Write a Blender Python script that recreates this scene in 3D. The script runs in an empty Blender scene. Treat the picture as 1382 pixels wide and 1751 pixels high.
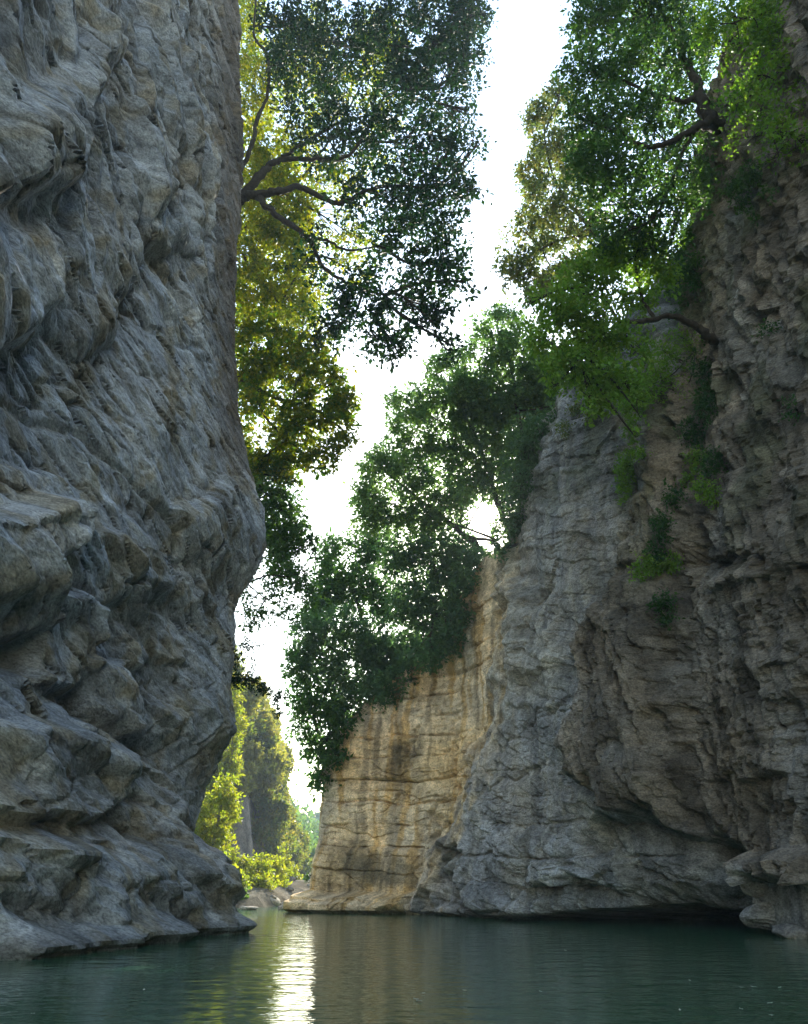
import bpy, math, random
import numpy as np
from mathutils import Vector

# ---------------------------------------------------------------- camera, world, sun, exposure
IW, IH = 1382.0, 1751.0
FPX = 1250.0
CAMH = 0.8
HORIZON = 1520.0
TILT = math.atan((HORIZON - IH / 2) / FPX)
CT, ST = math.cos(TILT), math.sin(TILT)

scene = bpy.context.scene
cam_d = bpy.data.cameras.new('camera')
cam_d.sensor_fit = 'VERTICAL'
cam_d.sensor_height = 36.0
cam_d.lens = FPX / IH * 36.0
cam_d.clip_start = 0.05
cam_d.clip_end = 3000
cam = bpy.data.objects.new('camera', cam_d)
cam.location = (0, 0, CAMH)
cam.rotation_euler = (math.pi / 2 + TILT, 0, 0)
scene.collection.objects.link(cam)
scene.camera = cam


def ray(px, py):
    dx = (px - IW / 2) / FPX
    dy = (IH / 2 - py) / FPX
    return np.array([dx, CT - dy * ST, ST + dy * CT])


def at(px, py, Y):
    d = ray(px, py)
    k = Y / d[1]
    return np.array([d[0] * k, Y, CAMH + d[2] * k])


def on_water(px, py):
    d = ray(px, py)
    k = -CAMH / d[2]
    return np.array([d[0] * k, d[1] * k, 0.0])


def project(X, Y, Z):
    zz = Z - CAMH
    depth = np.maximum(Y * CT + zz * ST, 0.3)
    up = -Y * ST + zz * CT
    return IW / 2 + FPX * X / depth, IH / 2 - FPX * up / depth


def pxm(px, py, Y):
    """metres per photo pixel there"""
    d = ray(px, py)
    return (Y / d[1]) / FPX


SUN = ray(823, 884)
SUN = SUN / np.linalg.norm(SUN)
SUN_EL = math.asin(SUN[2])
SUN_AZ = math.atan2(SUN[0], SUN[1])

world = bpy.data.worlds.new('World')
scene.world = world
world.use_nodes = True
wn = world.node_tree
wn.nodes.clear()
sky = wn.nodes.new('ShaderNodeTexSky')
sky.sky_type = 'NISHITA'
sky.sun_disc = False
sky.sun_elevation = SUN_EL
sky.sun_rotation = SUN_AZ
sky.air_density = 1.6
sky.dust_density = 0.6
sky.ozone_density = 1.0
bg = wn.nodes.new('ShaderNodeBackground')
bg.inputs['Strength'].default_value = 0.15
wo = wn.nodes.new('ShaderNodeOutputWorld')
wn.links.new(sky.outputs[0], bg.inputs[0])
wn.links.new(bg.outputs[0], wo.inputs[0])

sun_d = bpy.data.lights.new('sun', 'SUN')
sun_d.energy = 4.5
sun_d.angle = math.radians(0.53)
sun_d.color = (1.0, 0.93, 0.80)
sun_o = bpy.data.objects.new('sun', sun_d)
sun_o.rotation_euler = Vector(SUN).to_track_quat('Z', 'Y').to_euler()
sun_o.location = (5, 60, 60)
scene.collection.objects.link(sun_o)

scene.view_settings.view_transform = 'Standard'
scene.view_settings.look = 'None'
scene.view_settings.gamma = 1.0
scene.view_settings.exposure = 2.05
scene.view_settings.use_curve_mapping = False
scene.render.engine = 'CYCLES'
scene.cycles.use_denoising = True
scene.cycles.max_bounces = 8
scene.cycles.diffuse_bounces = 4
scene.cycles.glossy_bounces = 3
scene.cycles.transmission_bounces = 4
scene.cycles.volume_bounces = 1
scene.cycles.caustics_reflective = False
scene.cycles.caustics_refractive = False
scene.cycles.sample_clamp_indirect = 6.0

COL = scene.collection
RNG = np.random.default_rng(7)


# ---------------------------------------------------------------- noise (vectorised, 2-D)
def _h(ix, iy, seed):
    a = (ix.astype(np.int64) * 374761393 + iy.astype(np.int64) * 668265263 + seed * 2147483629) & 0xFFFFFFFF
    a = ((a ^ (a >> 13)) * 1274126177) & 0xFFFFFFFF
    a = ((a ^ (a >> 16)) * 2246822519) & 0xFFFFFFFF
    return ((a ^ (a >> 15)) & 0xFFFFFF).astype(np.float64) / float(0x1000000)


def perlin(x, y, seed=0):
    x0 = np.floor(x); y0 = np.floor(y)
    fx = x - x0; fy = y - y0
    u = fx * fx * fx * (fx * (fx * 6 - 15) + 10)
    v = fy * fy * fy * (fy * (fy * 6 - 15) + 10)

    def g(i, j):
        a = _h(x0 + i, y0 + j, seed) * 2 * math.pi
        return np.cos(a) * (fx - i) + np.sin(a) * (fy - j)
    a = g(0, 0) * (1 - u) + g(1, 0) * u
    b = g(0, 1) * (1 - u) + g(1, 1) * u
    return (a * (1 - v) + b * v) * 1.5


def fbm(x, y, seed=0, octs=4, gain=0.5):
    r = 0; a = 1.0
    for o in range(octs):
        r = r + a * perlin(x, y, seed + o * 17)
        x = x * 2.03; y = y * 2.03; a *= gain
    return r


def ridged(x, y, seed=0, octs=3):
    r = 0; a = 1.0
    for o in range(octs):
        r = r + a * (1 - np.abs(perlin(x, y, seed + o * 31)) * 2)
        x = x * 2.1; y = y * 2.1; a *= 0.5
    return r / 1.75


def worley(x, y, seed=0):
    x0 = np.floor(x); y0 = np.floor(y)
    f1 = np.full(x.shape, 9.0); f2 = np.full(x.shape, 9.0)
    cid = np.zeros(x.shape); dxb = np.zeros(x.shape); dyb = np.zeros(x.shape)
    for i in (-1, 0, 1):
        for j in (-1, 0, 1):
            cx = x0 + i; cy = y0 + j
            dx = x - (cx + _h(cx, cy, seed)); dy = y - (cy + _h(cx, cy, seed + 5))
            d = np.sqrt(dx * dx + dy * dy)
            m = d < f1
            f2 = np.where(m, f1, np.minimum(f2, d))
            f1 = np.where(m, d, f1)
            cid = np.where(m, _h(cx, cy, seed + 11), cid)
            dxb = np.where(m, dx, dxb); dyb = np.where(m, dy, dyb)
    return f1, f2, cid, dxb, dyb


def facet(x, y, seed=0, tilt=1.0):
    """broken blocks: each cell a plane of its own height and tilt"""
    f1, f2, c, dx, dy = worley(x, y, seed)
    gx = np.modf(c * 37.17)[0] * 2 - 1
    gy = np.modf(c * 91.73)[0] * 2 - 1
    return (c * 2 - 1) * 0.6 + tilt * (gx * dx + gy * dy), f2 - f1, c


def lowpoly(x, y, seed=0):
    """continuous broken planes: random heights joined by flat triangles"""
    x0 = np.floor(x); y0 = np.floor(y); fx = x - x0; fy = y - y0
    h00 = _h(x0, y0, seed); h10 = _h(x0 + 1, y0, seed); h01 = _h(x0, y0 + 1, seed); h11 = _h(x0 + 1, y0 + 1, seed)
    A = np.where(fx + fy < 1, h00 + (h10 - h00) * fx + (h01 - h00) * fy, h11 + (h01 - h11) * (1 - fx) + (h10 - h11) * (1 - fy))
    B = np.where(fx > fy, h00 + (h10 - h00) * fx + (h11 - h10) * fy, h00 + (h11 - h01) * fx + (h01 - h00) * fy)
    return np.where(_h(x0, y0, seed + 3) > 0.5, A, B) * 2 - 1


def beds(along, across, t, seed, run=2.5):
    """layers that lean out towards their lower lip and break back sharply; each stretch of a layer stands out by its own amount"""
    i = np.floor(across / t); fr = across / t - i

    def layer(ii, f_):
        u = along / run + _h(ii, ii * 0 + 1, seed) * 7
        j = np.floor(u); fj = u - j
        k = sstep(0, min(0.5, 0.28 / run), fj)
        v = _h(ii, j - 1, seed + 2) * (1 - k) + _h(ii, j, seed + 2) * k
        return (v - 0.5) + (0.6 - f_) * (0.35 + 0.65 * v)
    k = sstep(0, min(0.6, 0.20 / t), fr)
    return layer(i - 1, fr * 0 + 1.0) * (1 - k) + layer(i, fr) * k


def rot(x, y, deg, sx, sy):
    a = math.radians(deg)
    return (x * math.cos(a) + y * math.sin(a)) / sx, (-x * math.sin(a) + y * math.cos(a)) / sy


def sstep(a, b, x):
    t = np.clip((x - a) / (b - a), 0, 1)
    return t * t * (3 - 2 * t)


def poly_sd(px, py, pts):
    """signed distance (photo px) to a polygon, positive inside"""
    pts = np.array(pts, float)
    n = len(pts)
    d = np.full(px.shape, 1e9); inside = np.zeros(px.shape, bool)
    for i in range(n):
        ax, ay = pts[i]; bx, by = pts[(i + 1) % n]
        ex, ey = bx - ax, by - ay
        t = np.clip(((px - ax) * ex + (py - ay) * ey) / (ex * ex + ey * ey + 1e-9), 0, 1)
        d = np.minimum(d, np.hypot(px - ax - t * ex, py - ay - t * ey))
        c = ((ay > py) != (by > py)) & (px < (bx - ax) * (py - ay) / (by - ay + 1e-12) + ax)
        inside ^= c
    return np.where(inside, d, -d)


def gauss(px, py, cx, cy, rx, ry, deg=0):
    u, v = rot(px - cx, py - cy, deg, rx, ry)
    return np.exp(-(u * u + v * v))


# ---------------------------------------------------------------- mesh helpers
def mesh_np(name, verts, faces, mat, smooth=True, parent=None, cols=None):
    verts = np.asarray(verts, np.float32); faces = np.asarray(faces, np.int32)
    me = bpy.data.meshes.new(name)
    nf, k = faces.shape
    me.vertices.add(len(verts)); me.loops.add(nf * k); me.polygons.add(nf)
    me.vertices.foreach_set('co', verts.ravel())
    me.loops.foreach_set('vertex_index', faces.ravel())
    me.polygons.foreach_set('loop_start', np.arange(0, nf * k, k, dtype=np.int32))
    me.polygons.foreach_set('loop_total', np.full(nf, k, np.int32))
    me.polygons.foreach_set('use_smooth', np.full(nf, smooth, bool))
    me.update(calc_edges=True)
    if cols is not None:
        at_ = me.color_attributes.new('tint', 'FLOAT_COLOR', 'POINT')
        c4 = np.ones((len(verts), 4), np.float32); c4[:, :3] = cols
        at_.data.foreach_set('color', c4.ravel())
    me.materials.append(mat)
    o = bpy.data.objects.new(name, me)
    COL.objects.link(o)
    if parent is not None:
        o.parent = parent
    return o


def grid_faces(nr, nc):
    i = np.arange(nr * nc).reshape(nr, nc)
    return np.stack([i[:-1, :-1], i[:-1, 1:], i[1:, 1:], i[1:, :-1]], -1).reshape(-1, 4)


def tag(o, label, cat, group=None):
    o['label'] = label; o['category'] = cat
    if group: o['group'] = group
    return o


def empty(name, loc):
    o = bpy.data.objects.new(name, None)
    o.location = loc; o.empty_display_size = 0.3
    COL.objects.link(o)
    return o


def tube_np(path, radii, sides=7, seed=0, wob=0.0):
    path = np.asarray(path, float); radii = np.asarray(radii, float)
    n = len(path)
    t = np.gradient(path, axis=0)
    t /= np.linalg.norm(t, axis=1, keepdims=True) + 1e-9
    ref = np.array([0.31, 0.52, 0.79])
    a = np.cross(t, ref); a /= np.linalg.norm(a, axis=1, keepdims=True) + 1e-9
    b = np.cross(t, a)
    th = np.arange(sides) * 2 * math.pi / sides
    rr = radii[:, None] * (1 + wob * np.random.default_rng(seed).normal(size=(n, sides)))
    v = path[:, None, :] + rr[..., None] * (np.cos(th)[None, :, None] * a[:, None, :] + np.sin(th)[None, :, None] * b[:, None, :])
    idx = np.arange(n * sides).reshape(n, sides)
    nx = np.roll(idx, -1, axis=1)
    f = np.stack([idx[:-1], nx[:-1], nx[1:], idx[1:]], -1).reshape(-1, 4)
    return v.reshape(-1, 3), f


def smooth_path(pts, rad, n=10, seed=0, jit=0.0):
    """Catmull-Rom through the points"""
    p = np.asarray(pts, float); r = np.asarray(rad, float)
    P = np.vstack([2 * p[0] - p[1], p, 2 * p[-1] - p[-2]])
    out = []; ro = []
    for i in range(len(p) - 1):
        for k in range(n):
            t = k / n
            a, b, c, d = P[i], P[i + 1], P[i + 2], P[i + 3]
            out.append(0.5 * (2 * b + (c - a) * t + (2 * a - 5 * b + 4 * c - d) * t * t + (3 * b - a - 3 * c + d) * t ** 3))
            ro.append(r[i] * (1 - t) + r[i + 1] * t)
    out.append(p[-1]); ro.append(r[-1])
    out = np.array(out); ro = np.array(ro)
    if jit:
        g = np.random.default_rng(seed)
        out[1:-1] += g.normal(size=(len(out) - 2, 3)) * jit * ro[1:-1, None]
    return out, ro


# ---------------------------------------------------------------- materials
def new_mat(name):
    m = bpy.data.materials.new(name); m.use_nodes = True
    nt = m.node_tree; nt.nodes.clear()
    out = nt.nodes.new('ShaderNodeOutputMaterial')
    return m, nt, out


def noise_node(nt, vec, scale, detail=4, rough=0.55, mapping=None):
    n = nt.nodes.new('ShaderNodeTexNoise')
    n.inputs['Scale'].default_value = scale
    n.inputs['Detail'].default_value = detail
    n.inputs['Roughness'].default_value = rough
    if mapping is not None:
        mp = nt.nodes.new('ShaderNodeMapping')
        mp.inputs['Scale'].default_value = mapping[0]
        mp.inputs['Rotation'].default_value = mapping[1]
        nt.links.new(vec, mp.inputs['Vector']); vec = mp.outputs[0]
    nt.links.new(vec, n.inputs['Vector'])
    return n


def ramp(nt, fac, stops):
    r = nt.nodes.new('ShaderNodeValToRGB')
    e = r.color_ramp.elements
    e[0].position, e[0].color = stops[0][0], (*stops[0][1], 1)
    e[1].position, e[1].color = stops[-1][0], (*stops[-1][1], 1)
    for p, c in stops[1:-1]:
        x = e.new(p); x.color = (*c, 1)
    nt.links.new(fac, r.inputs[0])
    return r


def mul(nt, a, b, fac=1.0):
    m = nt.nodes.new('ShaderNodeMix'); m.data_type = 'RGBA'; m.blend_type = 'MULTIPLY'
    m.inputs['Factor'].default_value = fac
    nt.links.new(a, m.inputs[6]); nt.links.new(b, m.inputs[7])
    return m.outputs[2]


def rock_material(name, size=(1, 1, 1), rotv=(0, 0, 0), bump=1.0):
    m, nt, out = new_mat(name)
    tc = nt.nodes.new('ShaderNodeTexCoord')
    mp = nt.nodes.new('ShaderNodeMapping'); mp.vector_type = 'TEXTURE'
    mp.inputs['Scale'].default_value = size; mp.inputs['Rotation'].default_value = rotv
    nt.links.new(tc.outputs['Object'], mp.inputs['Vector'])
    v = mp.outputs[0]; raw = tc.outputs['Object']
    at_ = nt.nodes.new('ShaderNodeAttribute'); at_.attribute_name = 'tint'
    n1 = noise_node(nt, v, 1.4, 8, 0.68)
    n2 = noise_node(nt, v, 7.0, 6, 0.72)
    n3 = noise_node(nt, raw, 0.35, 5, 0.6)
    n4 = noise_node(nt, v, 24.0, 5, 0.7)
    r1 = ramp(nt, n1.outputs['Fac'], [(0.28, (0.48, 0.48, 0.49)), (0.5, (0.98, 0.98, 0.98)), (0.72, (1.40, 1.40, 1.40))])
    r2 = ramp(nt, n2.outputs['Fac'], [(0.30, (0.48, 0.47, 0.46)), (0.46, (0.95, 0.95, 0.95)), (0.72, (1.42, 1.42, 1.42))])
    r3 = ramp(nt, n3.outputs['Fac'], [(0.3, (0.82, 0.86, 0.90)), (0.5, (1.0, 1.0, 1.0)), (0.7, (1.10, 1.03, 0.94))])
    r4 = ramp(nt, n4.outputs['Fac'], [(0.32, (0.48, 0.48, 0.48)), (0.5, (1.0, 1.0, 1.0)), (0.68, (1.45, 1.45, 1.45))])
    c = mul(nt, at_.outputs['Color'], r1.outputs[0])
    c = mul(nt, c, r2.outputs[0]); c = mul(nt, c, r3.outputs[0]); c = mul(nt, c, r4.outputs[0])
    bs = nt.nodes.new('ShaderNodeBsdfPrincipled')
    nt.links.new(c, bs.inputs['Base Color'])
    bs.inputs['Roughness'].default_value = 0.85
    bs.inputs['Specular IOR Level'].default_value = 0.15
    b0 = nt.nodes.new('ShaderNodeBump'); b0.inputs['Distance'].default_value = 0.10 * bump; b0.inputs['Strength'].default_value = 0.9
    nt.links.new(n1.outputs['Fac'], b0.inputs['Height'])
    b1 = nt.nodes.new('ShaderNodeBump'); b1.inputs['Distance'].default_value = 0.06 * bump; b1.inputs['Strength'].default_value = 1.0
    nt.links.new(n2.outputs['Fac'], b1.inputs['Height']); nt.links.new(b0.outputs[0], b1.inputs['Normal'])
    b3 = nt.nodes.new('ShaderNodeBump'); b3.inputs['Distance'].default_value = 0.022 * bump; b3.inputs['Strength'].default_value = 1.0
    nt.links.new(n4.outputs['Fac'], b3.inputs['Height']); nt.links.new(b1.outputs[0], b3.inputs['Normal'])
    nt.links.new(b3.outputs[0], bs.inputs['Normal'])
    nt.links.new(bs.outputs[0], out.inputs[0])
    return m


def leaf_material(name, gloss=0.35, trans=0.35, tcol=(1.5, 1.45, 0.25)):
    """tint attribute = the leaf's own colour; light passes through the blade"""
    m, nt, out = new_mat(name)
    at_ = nt.nodes.new('ShaderNodeAttribute'); at_.attribute_name = 'tint'
    bs = nt.nodes.new('ShaderNodeBsdfPrincipled')
    nt.links.new(at_.outputs['Color'], bs.inputs['Base Color'])
    bs.inputs['Roughness'].default_value = 0.5
    bs.inputs['Specular IOR Level'].default_value = gloss
    tr = nt.nodes.new('ShaderNodeBsdfTranslucent')
    mm = nt.nodes.new('ShaderNodeMix'); mm.data_type = 'RGBA'; mm.blend_type = 'MULTIPLY'; mm.inputs['Factor'].default_value = 1
    mm.clamp_result = False
    nt.links.new(at_.outputs['Color'], mm.inputs[6]); mm.inputs[7].default_value = (*tcol, 1)
    nt.links.new(mm.outputs[2], tr.inputs['Color'])
    mx = nt.nodes.new('ShaderNodeMixShader'); mx.inputs[0].default_value = trans
    nt.links.new(bs.outputs[0], mx.inputs[1]); nt.links.new(tr.outputs[0], mx.inputs[2])
    nt.links.new(mx.outputs[0], out.inputs[0])
    return m


def bark_material(name, col):
    m, nt, out = new_mat(name)
    tc = nt.nodes.new('ShaderNodeTexCoord')
    n = noise_node(nt, tc.outputs['Object'], 9, 6, 0.7)
    r = ramp(nt, n.outputs['Fac'], [(0.3, tuple(c * 0.5 for c in col)), (0.7, tuple(c * 1.5 for c in col))])
    bs = nt.nodes.new('ShaderNodeBsdfPrincipled'); bs.inputs['Roughness'].default_value = 0.9
    bs.inputs['Specular IOR Level'].default_value = 0.1
    nt.links.new(r.outputs[0], bs.inputs['Base Color'])
    b = nt.nodes.new('ShaderNodeBump'); b.inputs['Distance'].default_value = 0.03
    nt.links.new(n.outputs['Fac'], b.inputs['Height']); nt.links.new(b.outputs[0], bs.inputs['Normal'])
    nt.links.new(bs.outputs[0], out.inputs[0])
    return m


def water_material():
    m, nt, out = new_mat('river_water')
    tc = nt.nodes.new('ShaderNodeTexCoord')
    v = tc.outputs['Object']
    bs = nt.nodes.new('ShaderNodeBsdfPrincipled')
    bs.inputs['Base Color'].default_value = (0.026, 0.098, 0.048, 1)
    bs.inputs['Roughness'].default_value = 0.035
    bs.inputs['IOR'].default_value = 1.333
    n1 = noise_node(nt, v, 2.8, 3, 0.5, ((0.75, 1.25, 1), (0, 0, 0.25)))
    n2 = noise_node(nt, v, 11, 3, 0.5, ((0.6, 1.3, 1), (0, 0, -0.15)))
    n0 = noise_node(nt, v, 0.22, 2, 0.5)
    r0 = ramp(nt, n0.outputs['Fac'], [(0.35, (0.35, 0.35, 0.35)), (0.65, (1, 1, 1))])
    b1 = nt.nodes.new('ShaderNodeBump'); b1.inputs['Distance'].default_value = 0.017; b1.inputs['Strength'].default_value = 1
    b2 = nt.nodes.new('ShaderNodeBump'); b2.inputs['Distance'].default_value = 0.0032; b2.inputs['Strength'].default_value = 1
    nt.links.new(n1.outputs['Fac'], b1.inputs['Height'])
    nt.links.new(n2.outputs['Fac'], b2.inputs['Height'])
    nt.links.new(r0.outputs[0], b2.inputs['Strength'])
    nt.links.new(b1.outputs[0], b2.inputs['Normal'])
    nt.links.new(b2.outputs[0], bs.inputs['Normal'])
    nt.links.new(bs.outputs[0], out.inputs[0])
    return m


M_ROCK_L = rock_material('grey_limestone', (1.2, 1.9, 0.6), (-0.60, 0.0, 0.0))
M_ROCK_R = rock_material('brown_limestone', (1.3, 1.3, 0.8), (0, 0, 0), 1.0)
M_STONE = rock_material('boulder_stone', (1, 1, 1), (0, 0, 0), 0.6)
M_STONE.node_tree.nodes['Principled BSDF'].inputs['Specular IOR Level'].default_value = 0.0
M_BARK = bark_material('dark_bark', (0.045, 0.036, 0.028))
M_BARK2 = bark_material('grey_bark', (0.11, 0.095, 0.075))
M_OAK = leaf_material('evergreen_leaf', 0.06, 0.26, (1.3, 1.5, 0.4))
M_LEAF = leaf_material('soft_green_leaf', 0.22, 0.46, (1.35, 1.45, 0.50))
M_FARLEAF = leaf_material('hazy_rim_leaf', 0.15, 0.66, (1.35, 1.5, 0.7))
M_SUNLEAF = leaf_material('thin_yellow_green_leaf', 0.2, 0.60)
M_WATER = water_material()

# ---------------------------------------------------------------- water and ground
def plane_grid(name, xs, ys, zfun, mat, colfun=None):
    X, Y = np.meshgrid(xs, ys)
    Z = zfun(X, Y)
    v = np.stack([X, Y, Z], -1).reshape(-1, 3)
    cols = colfun(X, Y, Z).reshape(-1, 3) if colfun else None
    return mesh_np(name, v, grid_faces(len(ys), len(xs)), mat, True, None, cols)


XS = np.concatenate([np.linspace(-290, -40, 26), np.linspace(-38, 30, 180), np.linspace(33, 290, 26)])
YS = np.concatenate([np.linspace(-90, 18, 28), np.linspace(20, 110, 230), np.linspace(114, 480, 40)])
water = plane_grid('river', np.array([-290., 290.]), np.array([-90., 480.]), lambda x, y: x * 0, M_WATER)
water['kind'] = 'structure'


def shore(x):
    return np.interp(x, [-60, -14, -9.5, -7.2, -5.5, -3, 40], [33, 35, 37, 39, 47, 55, 60])


def ground_z(X, Y):
    d = Y - shore(X)
    z = np.where(d > 0, 1.1 * (1 - np.exp(-d / 4.0)) + 0.01 * d, 0.22 * d)
    z = np.maximum(z, -1.6) + 0.10 * fbm(X * 0.5, Y * 0.5, 3, 4) * sstep(-4, 2, d)
    # rising flank on the left bank behind the near cliff
    z = z + sstep(-9.5, -22, X) * sstep(30, 46, Y) * 9
    return z


def ground_col(X, Y, Z):
    n = np.clip(0.5 + fbm(X * 0.4, Y * 0.4, 9, 4), 0, 1)[..., None]
    return np.array([0.12, 0.108, 0.085]) * (0.6 + 0.7 * n)


ground = plane_grid('ground', XS, YS, ground_z, M_STONE, ground_col)
ground['kind'] = 'structure'


# ---------------------------------------------------------------- cliffs
def resample_plan(ctrl, spac):
    """ctrl (n,2) -> spline points with arc-length spacing given per segment"""
    p = np.asarray(ctrl, float)
    P = np.vstack([2 * p[0] - p[1], p, 2 * p[-1] - p[-2]])
    seg = []; par = []
    for i in range(len(p) - 1):
        L = np.linalg.norm(p[i + 1] - p[i])
        k = max(2, int(L / spac[i]))
        par += [i + j / k for j in range(k)]
    par.append(len(p) - 1.0)
    return np.array(par)


def spline_eval(P, par):
    """P (n, rows, 2) control points; par (m,) -> (m, rows, 2)"""
    n = P.shape[0]
    E = np.concatenate([2 * P[:1] - P[1:2], P, 2 * P[-1:] - P[-2:-1]])
    i = np.minimum(par.astype(int), n - 2); t = (par - i)[:, None, None]
    a, b, c, d = E[i], E[i + 1], E[i + 2], E[i + 3]
    # tension keeps corners from overshooting
    m1 = (c - a) * 0.40; m2 = (d - b) * 0.40
    t2 = t * t; t3 = t2 * t
    return (2 * t3 - 3 * t2 + 1) * b + (t3 - 2 * t2 + t) * m1 + (-2 * t3 + 3 * t2) * c + (t3 - t2) * m2


def arclen(xy):
    d = np.linalg.norm(np.diff(xy, axis=0), axis=1)
    return np.concatenate([[0], np.cumsum(d)])


def box_blur(a, k, axis):
    if k < 2: return a
    ker = np.ones(k) / k
    return np.apply_along_axis(lambda v: np.convolve(np.pad(v, (k // 2, k - 1 - k // 2), 'edge'), ker, 'valid'), axis, a)


# ---- left cliff
SIL_L = np.array([(0, 402), (120, 406), (300, 410), (420, 402), (550, 396), (700, 402), (800, 424), (880, 446), (930, 450),
                  (975, 434), (1020, 404), (1100, 404), (1170, 396), (1250, 402), (1290, 378), (1340, 356), (1390, 340),
                  (1430, 318), (1455, 330), (1490, 350), (1530, 356), (1560, 362), (1578, 368), (1640, 372)], float)
ZL = np.concatenate([np.arange(-1.2, 30, 0.058), np.arange(30, 46, 0.075)])
YC = 20.4


def corner_x(z):
    x = np.full(z.shape, -5.0)
    for _ in range(6):
        px, py = project(x, np.full(z.shape, YC), z)
        t = np.interp(py, SIL_L[:, 0], SIL_L[:, 1])
        depth = YC * CT + (z - CAMH) * ST
        x = (t - IW / 2) / FPX * depth
    return x


cx = corner_x(ZL)
lean = 0.118 * np.maximum(ZL, 0)
one = np.ones_like(ZL)
ctrl = np.stack([
    np.stack([-7.4 - lean, -14 * one], -1),
    np.stack([-6.9 - lean, 1.0 * one], -1),
    np.stack([-6.9 - lean, 7.0 * one], -1),
    np.stack([-6.5 - lean, 12.0 * one], -1),
    np.stack([0.50 * cx + 0.50 * (-6.3 - lean), 16.5 * one], -1),
    np.stack([cx - 0.05, (YC - 0.5) * one], -1),
    np.stack([cx - 0.05, (YC + 0.5) * one], -1),
    np.stack([cx - 1.6, 23.2 * one], -1),
    np.stack([cx - 5.5, 25.6 * one], -1),
    np.stack([cx - 16, 28.0 * one], -1)])
par = resample_plan(ctrl[:, 200, :], [1.2, 0.12, 0.075, 0.06, 0.055, 0.045, 0.10, 0.25, 0.6])
XY = spline_eval(ctrl, par)                       # cols, rows, 2
BX, BY = XY[..., 0], XY[..., 1]
BZ = np.broadcast_to(ZL[None, :], BX.shape)
S = np.broadcast_to(arclen(XY[:, 100, :])[:, None], BX.shape)
tx = np.gradient(BX, axis=0); ty = np.gradient(BY, axis=0)
ln = np.hypot(tx, ty) + 1e-9
NX, NY = ty / ln, -tx / ln
PX, PY = project(BX, BY, BZ)


def block(sd, amp, w):
    """a mass standing proud with a rounded rim"""
    t = np.clip((sd + w * 0.4) / w, 0, 1)
    return amp * (0.55 * np.sqrt(1 - (1 - t) ** 2) + 0.45 * np.clip(t * 2.2, 0, 1))


wp = fbm(S * 0.5, BZ * 0.5, 60, 3)
wq = fbm(S * 0.5 + 9, BZ * 0.5 + 4, 61, 3)
jx = PX + 14 * lowpoly(S * 0.8, BZ * 0.8, 44) + 7 * lowpoly(S * 2, BZ * 2, 46); jy = PY + 18 * lowpoly(S * 0.8, BZ * 0.8, 45) + 8 * lowpoly(S * 2, BZ * 2, 47)
D = np.zeros_like(BX)
D += block(poly_sd(jx, jy, [(-200, -200), (135, -200), (138, 80), (62, 160), (52, 262), (10, 300), (-200, 330)]), 0.7, 80)
D += block(poly_sd(jx, jy, [(-200, 280), (52, 170), (120, 90), (165, 130), (200, 235), (222, 330), (190, 400), (176, 490), (150, 560), (105, 575), (55, 510), (0, 570), (-200, 620)]), 0.75, 90)
D += block(poly_sd(jx, jy, [(-200, 390), (40, 420), (52, 470), (20, 530), (-10, 560), (-200, 600)]), 0.2, 60)
D += block(poly_sd(jx, jy, [(120, -200), (318, -200), (322, 130), (345, 280), (335, 360), (300, 408), (245, 405), (215, 330), (190, 180), (130, 60)]), 0.6, 60)
D += block(poly_sd(jx, jy, [(235, -200), (275, -200), (300, 170), (262, 300), (215, 210)]), 0.30, 20)
D += 0.35 * gauss(PX, PY, 250, 700, 170, 190, 30)
D += block(poly_sd(jx, jy, [(-200, 760), (80, 830), (180, 880), (280, 965), (285, 1010), (180, 960), (70, 900), (-200, 860)]), 0.22, 26)
D += block(poly_sd(jx, jy, [(60, 900), (230, 960), (285, 1010), (270, 1050), (180, 1020), (60, 985)]), 0.30, 30)
D += block(poly_sd(jx, jy, [(-200, 880), (55, 880), (70, 930), (20, 970), (45, 1060), (10, 1090), (-200, 1120)]), 0.9, 40)
D += block(poly_sd(jx, jy, [(300, 880), (420, 820), (470, 930), (400, 990), (370, 1035), (330, 980)]), 0.42, 46)
D -= 0.55 * sstep(1000, 1080, jy) * sstep(1430, 1330, jy)
D += block(poly_sd(jx, jy, [(60, 1020), (150, 1030), (175, 1100), (130, 1180), (40, 1160)]), 0.7, 36)
D += block(poly_sd(jx, jy, [(160, 1140), (235, 1140), (260, 1200), (215, 1245), (160, 1215)]), 0.7, 32)
D += block(poly_sd(jx, jy, [(150, 1040), (300, 1060), (330, 1130), (250, 1140), (170, 1100)]), 0.36, 26)
D += block(poly_sd(jx, jy, [(-200, 1110), (40, 1170), (90, 1230), (185, 1270), (235, 1350), (290, 1405), (345, 1455), (400, 1515), (470, 1600), (470, 1750), (-200, 1750)]), 1.0, 70)
D += block(poly_sd(jx, jy, [(-200, 1230), (60, 1250), (150, 1300), (140, 1350), (60, 1380), (-200, 1390)]), 0.6, 40)
D += block(poly_sd(jx, jy, [(-200, 1440), (100, 1450), (260, 1480), (350, 1490), (400, 1540), (470, 1640), (-200, 1700)]), 0.55, 60)
D += 0.45 * sstep(0.45, 0.05, BZ)                      # the foot, cut by the waterline
D -= 0.35 * sstep(0.14, -0.02, BZ)
gash = sstep(0.12, 0.40, fbm(S * 0.75 + 3, BZ * 0.75, 62, 3))
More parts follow.
